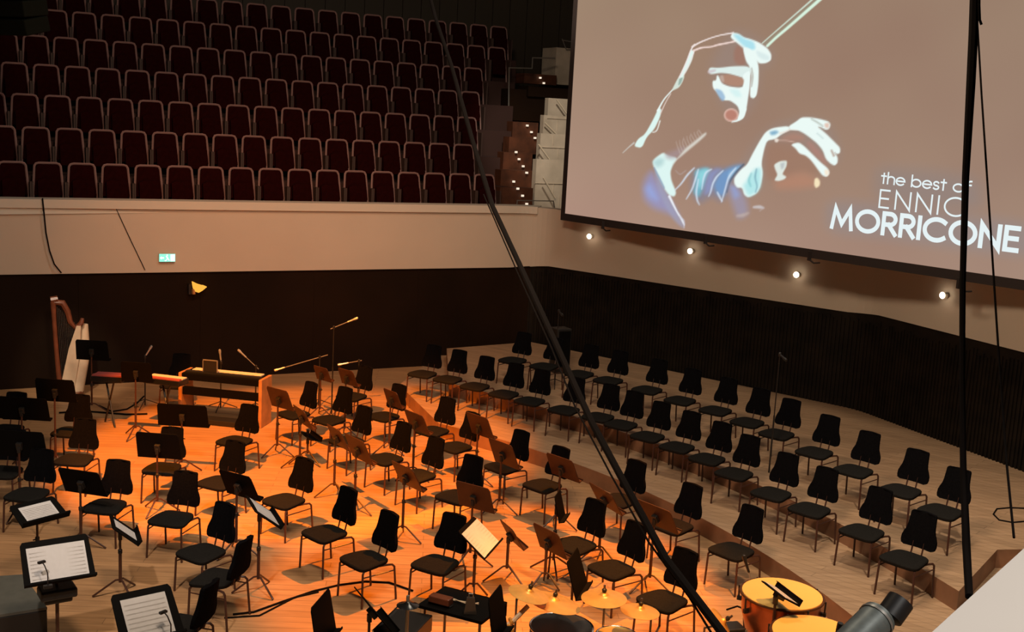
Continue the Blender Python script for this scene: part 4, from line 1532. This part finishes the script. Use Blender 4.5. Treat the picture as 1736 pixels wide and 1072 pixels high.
# exit sign
Q = on_plane(283, 437, P0 - LN * 0.09, LN)
t = thing('exit_sign', 'small green lit emergency exit sign on the cream balcony front', 'sign', tuple(Q), GA)
mb = MB(); mb.box((0, 0.0, 0), (0.30, 0.05, 0.16)); mb.build('housing', M['ledge'], t)
mb = MB(); mb.box((0, -0.028, 0), (0.30, 0.008, 0.15)); mb.build('panel', M['signgreen'], t)
mb = MB()
y = -0.034
def flat(mb, pts):
    mb.slab([(a, y, b) for a, b in pts], (0, -1, 0), 0.002)
flat(mb, [(0.06, -0.065), (0.14, -0.065), (0.14, 0.065), (0.06, 0.065)])
flat(mb, [(-0.02, 0.055), (0.0, 0.068), (0.015, 0.05), (0.0, 0.035)])
flat(mb, [(-0.03, 0.035), (0.005, 0.03), (0.02, -0.01), (-0.005, -0.015)])
flat(mb, [(-0.005, -0.015), (0.02, -0.01), (0.045, -0.045), (0.03, -0.06), (0.015, -0.03)])
flat(mb, [(-0.005, -0.012), (0.008, -0.02), (-0.02, -0.06), (-0.05, -0.06), (-0.05, -0.048), (-0.025, -0.045)])
flat(mb, [(-0.14, 0.0), (-0.105, 0.03), (-0.105, 0.012), (-0.06, 0.012), (-0.06, -0.012), (-0.105, -0.012), (-0.105, -0.03)])
mb.build('pictogram', M['signwhite'], t)
# amber lamp on the dark wall
Q = on_plane(333, 489, P0 - LN * 0.12, LN)
t = thing('wall_lamp', 'small amber-lit wall lamp on the dark wall under the exit sign', 'lamp', tuple(Q), GA)
mb = MB(); mb.lathe([(0.05, 0.0), (0.10, 0.06), (0.15, 0.15), (0.155, 0.16), (0.05, 0.13)], 16, Matrix.Rotation(0.35, 3, 'Y'), (0, 0, -0.07)); mb.build('shade', M['amberlens'], t, True)
mb = MB(); mb.box((-0.12, 0.06, -0.02), (0.05, 0.10, 0.2)); mb.build('bracket', M['black'], t)
mb = MB(); mb.box((-0.06, -0.02, -0.06), (0.05, 0.05, 0.10), 0.3); mb.build('bulb_holder', M['orgwood'], t)

# ------------------------------------------------------------ cables
def cable(name, pts3, r, label, n=8):
    mb = MB()
    mb.tube(pts3, r, n)
    o = mb.build(name, M['rope'], None, True)
    return tag(o, label, 'cable')


# long rigging line from the roof down to the near gallery rail
dtop, dbot = 18.0, 6.0
ln = [(715, -60), (738, 30), (765, 110), (800, 235), (835, 350), (886, 460), (940, 578), (1003, 716), (1062, 826), (1130, 950), (1180, 1015), (1222, 1070), (1260, 1120)]
L0, L1 = 0.0, len(ln) - 1
pts = []
for i, (x, y) in enumerate(ln):
    s = (y + 60) / 1180.0
    inv = (1 / dtop) * (1 - s) + (1 / dbot) * s
    pts.append(atd(x, y, 1 / inv))
pts = [pts[0] + (pts[0] - pts[1]).normalized() * 6.0] + pts
cable('rigging_cable', pts, 0.024, 'thick black cable slanting down across the hall from the top')
pts2 = []
for (x, y) in [(820, 330), (880, 468), (935, 590), (975, 690), (1036, 806), (1100, 920), (1168, 1012), (1205, 1072)]:
    s = (y + 60) / 1180.0
    inv = (1 / dtop) * (1 - s) + (1 / dbot) * s
    pts2.append(atd(x, y, 1 / inv + 0.05))
cable('thin_cable', pts2, 0.0065, 'thin wire running beside the thick slanting cable')
pts = [atd(x, y, d) for x, y, d in ((1653, -40, 6.6), (1650, 60, 6.5), (1646, 140, 6.4), (1637, 300, 6.3), (1632, 480, 6.2), (1631, 640, 6.0), (1633, 790, 5.8), (1638, 920, 5.6), (1643, 1012, 5.3))]
pts = [pts[0] + Vector((0, 0, 7.0))] + pts
cable('hanging_cable', pts, [0.024, 0.024, 0.025, 0.024, 0.019, 0.016, 0.015, 0.016, 0.019, 0.017], 'thick black cable hanging almost straight down at the right')
pts = [atd(x, y, d) for x, y, d in ((1657, -40, 6.8), (1657, 40, 6.75), (1664, 160, 6.6), (1680, 400, 6.1), (1693, 600, 5.8), (1706, 780, 5.5), (1719, 912, 5.2))]
pts = [pts[0] + Vector((0, 0.25, 7.0))] + pts
cable('thin_cable', pts, 0.0055, 'thin black wire hanging right of the thick hanging cable')
cable('short_cable', [atd(1660, -40, 6.45) + Vector((0, 0, 7.0))] + [atd(x, y, 6.45) for x, y in ((1660, -40), (1660, 10), (1661, 34), (1664, 42))], 0.007, 'short loose wire end at the top of the hanging cable')
pts = [on_plane(x, y, P0 - LN * 0.14, LN) for x, y in ((72, 336), (75, 365), (78, 395), (84, 425), (92, 448), (104, 463))]
cable('wall_cable', pts, 0.014, 'black cable draped down the cream balcony front at left')
pts = [on_plane(x, y, P0 - LN * 0.07, LN) for x, y in ((196, 352), (222, 408), (246, 458))]
cable('thin_cable', pts, 0.007, 'thin slanting wire on the cream balcony front left of the exit sign')


def floor_cable(pts, z, r, label):
    out = [at(x, y, z + r) for x, y in pts]
    return cable('floor_cable', out, r, label)


floor_cable([(395, 1042), (430, 1038), (480, 1020), (530, 1003), (575, 992), (620, 986), (660, 988), (700, 1002)], 0, 0.012, 'dark cable curving over the orange floor at the bottom')
floor_cable([(380, 1048), (440, 1044), (500, 1013), (540, 1004)], 0, 0.010, 'second cable running close below the curving floor cable')
floor_cable([(1232, 1034), (1250, 1028), (1268, 1036), (1262, 1048), (1284, 1050), (1300, 1044)], 0, 0.010, 'tangled thin cable on the floor left of the kettledrums')
floor_cable([(168, 688), (190, 698), (215, 694), (232, 684), (244, 672)], 0, 0.014, 'cable loop on the floor in front of the left keyboard')
floor_cable([(100, 700), (140, 697), (180, 700), (215, 703), (250, 702)], 0, 0.016, 'cable lying on the floor left of the console')
floor_cable([(1770, 880), (1764, 868), (1736, 862), (1712, 861), (1690, 863), (1684, 872), (1694, 882), (1716, 886), (1740, 884), (1764, 882)], ZB, 0.01, 'cable loop lying on the upper riser at the right edge')

# ------------------------------------------------------------ percussion
def timpano(px, py, z, r, label):
    Q = at(px, py, z)
    t = thing('kettledrum', label, 'kettledrum', (Q.x, Q.y, 0), 0.4, 'kettledrums')
    b = MB()
    prof = [(0.06, z - 0.62), (r * 0.5, z - 0.55), (r * 0.82, z - 0.40), (r * 0.95, z - 0.2), (r * 0.97, z - 0.03)]
    b.lathe(prof, 40)
    b.build('kettle', M['copper'], t, True)
    h = MB()
    h.lathe([(r * 0.97, z - 0.008), (r * 0.965, z), (0.001, z + 0.002)], 48)
    h.build('drumhead', M['skin'], t, True)
    g = MB()
    ringp = [(r * math.cos(2 * PI * i / 40), r * math.sin(2 * PI * i / 40), z - 0.015) for i in range(41)]
    g.tube(ringp, 0.013, 8)
    g.build('hoop', M['brass_dark'], t, True)
    for i in range(8):
        a = 2 * PI * i / 8
        l = MB()
        l.tube([(1.05 * r * math.cos(a), 1.05 * r * math.sin(a), z - 0.005), (1.04 * r * math.cos(a), 1.04 * r * math.sin(a), z - 0.15)], 0.009, 6)
        l.box((1.02 * r * math.cos(a), 1.02 * r * math.sin(a), z - 0.14), (0.05, 0.03, 0.04), a)
        l.build('tension_rod', M['black'], t)
    for i in range(4):
        a = 2 * PI * (i + 0.5) / 4
        l = MB()
        l.tube([(0.9 * r * math.cos(a), 0.9 * r * math.sin(a), z - 0.16), (0.75 * r * math.cos(a), 0.75 * r * math.sin(a), 0.02)], 0.014, 6)
        l.build('leg', M['black'], t, True)
    f = MB()
    f.lathe([(r * 0.7, 0.0), (r * 0.7, 0.05), (r * 0.2, 0.10), (0.06, z - 0.6)], 20)
    f.build('base', M['black'], t, True)
    return t


M['brass_dark'] = mat('dark_hoop', (0.12, 0.05, 0.02), 0.35, 0.6)
timpano(1326, 1006, 0.85, 0.41, 'farther kettledrum with a glowing yellow head at bottom right')
timpano(1383, 1074, 0.85, 0.41, 'nearer kettledrum cut by the bottom edge, yellow head')


def cymbal(px, py, z, r, tx, ty, label, ox=0.0, oy=0.0):
    Q = at(px, py, z)
    t = thing('cymbal', label, 'cymbal', (Q.x, Q.y, 0), 0, 'cymbals')
    R = Matrix.Rotation(tx, 3, 'X') @ Matrix.Rotation(ty, 3, 'Y')
    c = MB()
    prof = [(r, 0.0), (r * 0.7, 0.012), (r * 0.3, 0.024), (r * 0.22, 0.028), (r * 0.16, 0.048), (r * 0.08, 0.058), (0.006, 0.060), (0.006, 0.056), (r * 0.15, 0.042), (r * 0.3, 0.021), (r * 0.7, 0.009), (r, -0.002)]
    c.lathe(prof, 44, R, (0, 0, z))
    c.build('plate', M['brass'], t, True)
    p_ = MB()
    p_.tube([(ox, oy, 0.1), (ox, oy, z * 0.84), (0, 0, z - 0.02), R @ Vector((0, 0, 0.13)) + Vector((0, 0, z))], 0.011, 7)
    p_.build('pole', M['chrome_dark'], t, True)
    k = MB()
    k.lathe([(0.016, 0.062), (0.022, 0.07), (0.022, 0.09), (0.010, 0.10)], 8, R, (0, 0, z))
    k.build('wing_nut', M['black'], t, True)
    for i in range(3):
        a = 0.3 + i * 2 * PI / 3
        l = MB()
        l.tube([(ox, oy, 0.22), (ox + 0.22 * math.cos(a), oy + 0.22 * math.sin(a), 0.012)], 0.009, 6)
        l.build('leg', M['chrome_dark'], t, True)
    return t


M['chrome_dark'] = mat('dark_chrome', (0.18, 0.15, 0.13), 0.3, 0.8)
cymbal(896, 1008, 1.14, 0.19, 0.02, 0.22, 'left cymbal of the drum set, tilted, over the black tom', -0.1, 0.3)
cymbal(938, 1022, 1.00, 0.26, -0.05, 0.20, 'largest cymbal of the drum set, right over the black tom', 0.12, 0.42)
cymbal(1024, 1015, 1.12, 0.21, 0.02, -0.02, 'dull brown cymbal behind the small bright one', 0.05, 0.42)
cymbal(1085, 1037, 0.92, 0.185, 0.0, 0.06, 'small bright cymbal right of the drum set', 0.14, 0.22)
cymbal(1222, 1056, 0.82, 0.15, 0.25, 0.85, 'steeply tilted bright cymbal where the long cable leaves the picture', -0.12, 0.15)


def drum(px, py, z, r, depth, head, label, cat='drum'):
    Q = at(px, py, z)
    t = thing('drum', label, cat, (Q.x, Q.y, 0), 0, 'drum set drums')
    b = MB(); b.lathe([(r * 0.98, z - depth), (r, z - depth + 0.01), (r, z - 0.02), (r * 0.98, z - 0.01)], 36); b.build('shell', M['drumblack'], t, True)
    h = MB(); h.lathe([(r * 0.99, z - 0.012), (r * 0.985, z), (0.001, z + 0.001)], 36); h.build('drumhead', M[head], t, True)
    g = MB(); g.tube([((r + 0.006) * math.cos(2 * PI * i / 36), (r + 0.006) * math.sin(2 * PI * i / 36), z - 0.004) for i in range(37)], 0.010, 6); g.build('hoop', M['chrome'], t, True)
    for i in range(8):
        a = 2 * PI * (i + 0.3) / 8
        l = MB()
        l.tube([((r + 0.012) * math.cos(a), (r + 0.012) * math.sin(a), z - 0.01), ((r + 0.012) * math.cos(a), (r + 0.012) * math.sin(a), z - depth * 0.45)], 0.006, 6)
        l.box(((r + 0.01) * math.cos(a), (r + 0.01) * math.sin(a), z - depth * 0.45), (0.03, 0.02, 0.05), a)
        l.build('lug', M['chrome'], t)
    for i in range(3):
        a = 2 * PI * i / 3 + 0.5
        l = MB()
        l.tube([((r + 0.02) * math.cos(a), (r + 0.02) * math.sin(a), z - depth * 0.5), ((r + 0.05) * math.cos(a), (r + 0.05) * math.sin(a), 0.012)], 0.010, 6)
        l.build('leg', M['chrome'], t, True)
    return t


drum(955, 1058, 0.78, 0.30, 0.40, 'drumhead_dark', 'black tom with chrome lugs under the large cymbal') if False else None
M['drumhead_dark'] = mat('dark_drum_head', (0.03, 0.028, 0.026), 0.5)
drum(952, 1062, 0.76, 0.29, 0.42, 'drumhead_dark', 'black tom with chrome lugs under the large cymbal')
drum(1046, 1077, 0.66, 0.19, 0.16, 'skin', 'drum with a yellow head right of the black tom')

# trap table with percussion bits
A, B_ = at(754, 994, 0.86), at(860, 1021, 0.86)
ax = B_ - A
L = ax.length
a_ = math.atan2(ax.y, ax.x)
nrm = Vector((math.sin(a_), -math.cos(a_), 0))
mid = (A + B_) / 2 + nrm * 0.36
t = thing('trap_table', 'black percussion table with small chrome fittings at the bottom edge', 'table', (mid.x, mid.y, 0), a_)
mb = MB(); mb.box((0, 0.10, 0.845), (L, 0.52, 0.03)); mb.build('table_top', M['desk'], t)
mb = MB(); mb.box((0, 0.352, 0.79), (L, 0.015, 0.14)); mb.build('apron', M['desk'], t)
for sx in (-1, 1):
    for sy in (-1, 1):
        mb = MB(); mb.tube([(sx * (L / 2 - 0.05), 0.1 + sy * 0.20, 0.83), (sx * (L / 2 - 0.05), 0.1 + sy * 0.20, 0.0)], 0.014, 6); mb.build('leg', M['chrome_dark'], t, True)
T_ = Matrix.Translation((mid.x, mid.y, 0)) @ Matrix.Rotation(a_, 4, 'Z')
# things on the trap table
w = T_ @ Vector((-0.16, -0.04, 0.861))
t = thing('woodblock', 'dark wooden block on the percussion table', 'percussion', tuple(w), a_)
mb = MB(); mb.box((0, 0, 0.05), (0.22, 0.10, 0.07)); mb.build('block', M['harpwood'], t, False, 0.01)
mb = MB(); mb.box((0, 0, 0.008), (0.24, 0.06, 0.014)); mb.build('foot', M['black'], t)
w = T_ @ Vector((0.16, -0.05, 0.861))
t = thing('cowbell', 'dark metal cowbell on the percussion table', 'percussion', tuple(w), a_ + 0.5)
mb = MB(); mb.prism([(-0.05, -0.03), (0.05, -0.03), (0.05, 0.03), (-0.05, 0.03)], 0.0, 0.001); 
mb.add([(-0.06, -0.035, 0), (0.06, -0.035, 0), (0.06, 0.035, 0), (-0.06, 0.035, 0), (-0.035, -0.02, 0.15), (0.035, -0.02, 0.15), (0.035, 0.02, 0.15), (-0.035, 0.02, 0.15)], [(0, 1, 5, 4), (1, 2, 6, 5), (2, 3, 7, 6), (3, 0, 4, 7), (4, 5, 6, 7)])
mb.build('bell', M['chrome_dark'], t)
mb = MB(); mb.tube([(-0.02, 0, 0.15), (-0.02, 0, 0.19), (0.02, 0, 0.19), (0.02, 0, 0.15)], 0.006, 6); mb.build('handle', M['chrome'], t)
w = T_ @ Vector((-0.02, 0.08, 0.872))
t = thing('drumsticks', 'pair of pale beaters crossing on the percussion table', 'beaters', tuple(w), a_)
for k_ in (-1, 1):
    mb = MB(); mb.tube([(-0.16, 0.03 * k_, 0.012), (0.14, -0.05 * k_, 0.014 + 0.01 * k_), (0.17, -0.06 * k_, 0.016 + 0.01 * k_)], [0.006, 0.006, 0.014], 6); mb.build('stick', M['harpboard'], t, True)
# bells on a handle
Q = at(868, 1052, 0.95)
t = thing('sleigh_bells', 'cluster of small brown bells on a handle before the large cymbal', 'percussion', tuple(Q), 0.5)
mb = MB(); mb.tube([(0.17, 0.02, 0.10), (0.0, 0, -0.02), (-0.10, 0, -0.07)], 0.022, 8); mb.build('handle', M['harpboard'], t, True)
for i in range(18):
    a = i * 2.4
    mb = MB()
    r_ = 0.03 + 0.05 * ((i * 7) % 5) / 5
    c_ = (-0.04 + r_ * math.cos(a), r_ * math.sin(a), -0.05 + 0.05 * math.sin(i * 1.7))
    mb.lathe([(0.004, -0.02), (0.015, -0.014), (0.02, 0), (0.015, 0.014), (0.004, 0.02)], 10, None, c_)
    mb.build('bell', M['brass'], t, True)
# a rack stand carrying the bells
mb = MB(); mb.tube([(Q.x, Q.y, 0), (Q.x, Q.y, 0.855)], 0.012, 7); mb.tube([(Q.x - 0.2, Q.y, 0.012), (Q.x + 0.2, Q.y, 0.012)], 0.012, 6); mb.tube([(Q.x, Q.y - 0.2, 0.012), (Q.x, Q.y + 0.2, 0.012)], 0.012, 6)
tag(mb.build('percussion_post', M['black']), 'black post holding the cluster of bells', 'post')
# second table with a cymbal foot at left
A, B_ = at(632, 1068, 0.8), at(674, 1028, 0.8)
ax = B_ - A
L = ax.length
a2 = math.atan2(ax.y, ax.x)
nrm = Vector((math.sin(a2), -math.cos(a2), 0))
mid = (A + B_) / 2 + nrm * 0.18
t = thing('percussion_case', 'open black percussion case on legs with a chrome edge, bottom centre', 'case', (mid.x, mid.y, 0), a2)
mb = MB(); mb.box((0, 0, 0.70), (L, 0.36, 0.16)); mb.build('body', M['black'], t, False, 0.01)
mb = MB(); mb.box((0, 0.18, 0.785), (L, 0.016, 0.016)); mb.build('chrome_edge', M['chrome'], t)
for sx in (-1, 1):
    for sy in (-1, 1):
        mb = MB(); mb.tube([(sx * (L / 2 - 0.06), sy * 0.14, 0.64), (sx * (L / 2 - 0.06), sy * 0.14, 0.0)], 0.014, 6); mb.build('leg', M['chrome_dark'], t, True)
Q = at(690, 1060, 0.95)
t = thing('hi_hat', 'small dark hi-hat on a pale pole, bottom centre', 'cymbal', (Q.x, Q.y, 0), 0)
zt = zat(697, 1025, Q)
mb = MB(); mb.lathe([(0.10, zt - 0.012), (0.03, zt + 0.012), (0.012, zt + 0.03), (0.004, zt + 0.032)], 20); mb.build('plate', M['drumblack'], t, True)
mb = MB(); mb.tube([(0, 0, 0.02), (0, 0, zt + 0.08)], 0.016, 7); mb.build('pole', M['rail'], t, True)
for i in range(3):
    l = MB(); a = i * 2 * PI / 3
    l.tube([(0, 0, 0.2), (0.24 * math.cos(a), 0.24 * math.sin(a), 0.012)], 0.009, 6); l.build('leg', M['chrome_dark'], t, True)
# small black monitor box by the kettledrums
Q = at(1240, 1094, 0.35)
t = thing('monitor_speaker', 'small black box with a pale corner in front of the farther kettledrum', 'loudspeaker', (Q.x, Q.y, 0), 0.3)
mb = MB(); mb.box((0, 0, 0.28), (0.2, 0.2, 0.56)); mb.build('cabinet', M['black'], t, False, 0.015)
mb = MB(); mb.box((0.09, -0.105, 0.3), (0.02, 0.01, 0.5)); mb.build('trim_strip', M['rail'], t)

# ------------------------------------------------------------ near gallery
# pale parapet of the gallery the picture is taken from
E0, E1 = at(1736, 930, 4.25), at(1580, 1072, 4.25)
dv = (E0 - E1).normalized()
out = Vector((dv.y, -dv.x, 0))
pA, pB = E1 - dv * 1.6, E0 + dv * 1.5
mb = MB()
mb.prism([(pA.x, pA.y), (pB.x, pB.y), (pB.x + out.x * 0.5, pB.y + out.y * 0.5), (pA.x + out.x * 0.5, pA.y + out.y * 0.5)], 3.0, 4.25)
struct(mb.build('wall_near_parapet', M['parapet']), 'pale parapet of the near gallery in the bottom right corner')
# stage light under the rail
Q0, Q1 = atd(1428, 1108, 4.6), atd(1497, 1040, 4.75)
t = thing('stage_spotlight', 'grey stage spotlight with a black hood by the near parapet', 'lamp', tuple(Q0), 0)
ax = (Q1 - Q0)
L = ax.length
mb = MB(); d = ax.normalized()
mb.tube([d * -0.12, d * -0.10, d * (L * 0.9), d * (L * 0.94)], [0.05, 0.068, 0.068, 0.045], 20); mb.build('body', M['lampbody'], t, True)
mb = MB(); mb.tube([d * (L * 0.02), d * (L * 0.06)], [0.072, 0.072], 20); mb.tube([d * (L * 0.80), d * (L * 0.84)], [0.072, 0.072], 20); mb.build('ring', M['rail'], t, True)
mb = MB(); h0 = atd(1504, 1051, 4.75) - Q0; hd = (atd(1530, 1015, 4.78) - Q0 - h0)
mb.tube([h0, h0 + hd * 0.12, h0 + hd * 0.9], [0.030, 0.052, 0.052], 18); mb.build('hood', M['black'], t, True)
mb = MB(); side = d.cross(Vector((0, 0, 1))).normalized()
mb.tube([side * 0.10 + d * (L * 0.5), side * 0.12 + d * (L * 0.5) + Vector((0, 0, -0.16)), -side * 0.12 + d * (L * 0.5) + Vector((0, 0, -0.16)), -side * 0.10 + d * (L * 0.5)], 0.012, 6); mb.build('yoke', M['black'], t, True)
mb = MB(); mb.tube([d * (L * 0.5) + Vector((0, 0, -0.15)), d * (L * 0.5) + Vector((0, 0, -0.40)), d * (L * 0.5) + Vector((0.9, -0.9, -0.55))], 0.02, 6); mb.build('bracket_arm', M['black'], t, True)

# hanging loudspeaker cluster, top left
M['hang'] = mat('dull_black_cabinet', (0.006, 0.007, 0.005), 0.95, spec=0.05)
t = thing('hanging_speaker', 'very dark loudspeaker cluster hanging in the top left corner', 'loudspeaker', tuple(atd(18, 16, 20.0)), -0.4)
for i in range(4):
    mb = MB(); mb.box((0, 0.03 * i, 0.55 - 0.26 * i), (0.92, 0.5, 0.24), 0, Matrix.Rotation(0.08 * i, 3, 'X')); mb.build('cabinet', M['hang'], t, False, 0.02)
mb = MB(); mb.tube([(0, 0.1, 0.6), (0, 0.1, 3.5)], 0.015, 6); mb.build('hanging_rod', M['black'], t)

# ------------------------------------------------------------------- light
def spot(name, loc, target, power, col, angle, blend=0.4, size=0.1):
    l = bpy.data.lights.new(name, 'SPOT')
    l.energy = power
    l.color = col
    l.spot_size = math.radians(angle)
    l.spot_blend = blend
    l.shadow_soft_size = size
    o = bpy.data.objects.new(name, l)
    C.objects.link(o)
    o.location = loc
    o.rotation_euler = (Vector(target) - Vector(loc)).to_track_quat('-Z', 'Y').to_euler()
    return o


def area(name, loc, target, power, col, sx, sy):
    l = bpy.data.lights.new(name, 'AREA')
    l.energy = power
    l.color = col
    l.shape = 'RECTANGLE'
    l.size = sx
    l.size_y = sy
    o = bpy.data.objects.new(name, l)
    C.objects.link(o)
    o.location = loc
    o.rotation_euler = (Vector(target) - Vector(loc)).to_track_quat('-Z', 'Y').to_euler()
    return o


AMB = (1.0, 0.265, 0.004)
WARM = (1.0, 0.86, 0.67)
spot('stage_amber', (-4.5, 9.0, 14.0), (-3.3, 17.3, 0), 31000, AMB, 27, 0.35, 0.10)
spot('stage_amber_rear', (3.5, 18.0, 14.0), (0.0, 13.1, 0), 19000, AMB, 21, 0.35, 0.10)
spot('drum_amber', (3.5, 7.0, 12.0), (1.7, 11.3, 0.4), 7000, (1.0, 0.35, 0.03), 21, 0.4, 0.10)
area('house_light', (2.5, 14.0, 14.0), (2.5, 15.0, 0), 520, WARM, 3.0, 3.0)
spot('riser_light', (4.0, 7.0, 12.0), (6.0, 12.9, 0), 3100, WARM, 38, 0.9, 0.25)
area('hall_light', (-1.0, 7.0, 9.0), (4.5, 22.0, 2.4), 720, (1.0, 0.76, 0.53), 2.0, 1.0)
spot('band_bounce_fill', (-3.0, 13.5, 10.5), (-4.2, 23.0, 2.4), 2000, (1.0, 0.43, 0.17), 52, 1.0, 0.4)  # added fill, standing in for amber light bounced off the stage floor
spot('front_white', (-4.0, 4.0, 11.0), (-5.0, 11.9, 0.6), 2900, (1.0, 0.86, 0.74), 28, 0.7, 0.2)
spot('harp_light', (-6.0, 11.0, 11.0), (-8.0, 20.2, 1.0), 3400, (1.0, 0.80, 0.60), 9, 0.6, 0.1)
spot('stair_light', (0.5, 21.0, 11.0), (0.9, 28.0, 5.5), 2000, (1.0, 0.84, 0.66), 30, 0.6, 0.2)
area('gallery_light', (-3.0, 17.0, 12.0), (-4.5, 23.5, 4.5), 60, (1.0, 0.68, 0.62), 3.0, 1.0)
spot('near_parapet_light', (3.2, 1.5, 8.5), (1.6, 3.0, 4.2), 820, (1.0, 0.94, 0.88), 50, 0.7, 0.3)

w = bpy.data.worlds.new('hall')
bpy.context.scene.world = w
w.use_nodes = True
w.node_tree.nodes['Background'].inputs['Color'].default_value = (0.9, 0.7, 0.55, 1)
w.node_tree.nodes['Background'].inputs['Strength'].default_value = 0.006

sc = bpy.context.scene
sc.view_settings.view_transform = 'Standard'
sc.view_settings.look = 'None'
sc.view_settings.exposure = 0.0
sc.view_settings.gamma = 1.0
sc.view_settings.use_curve_mapping = False
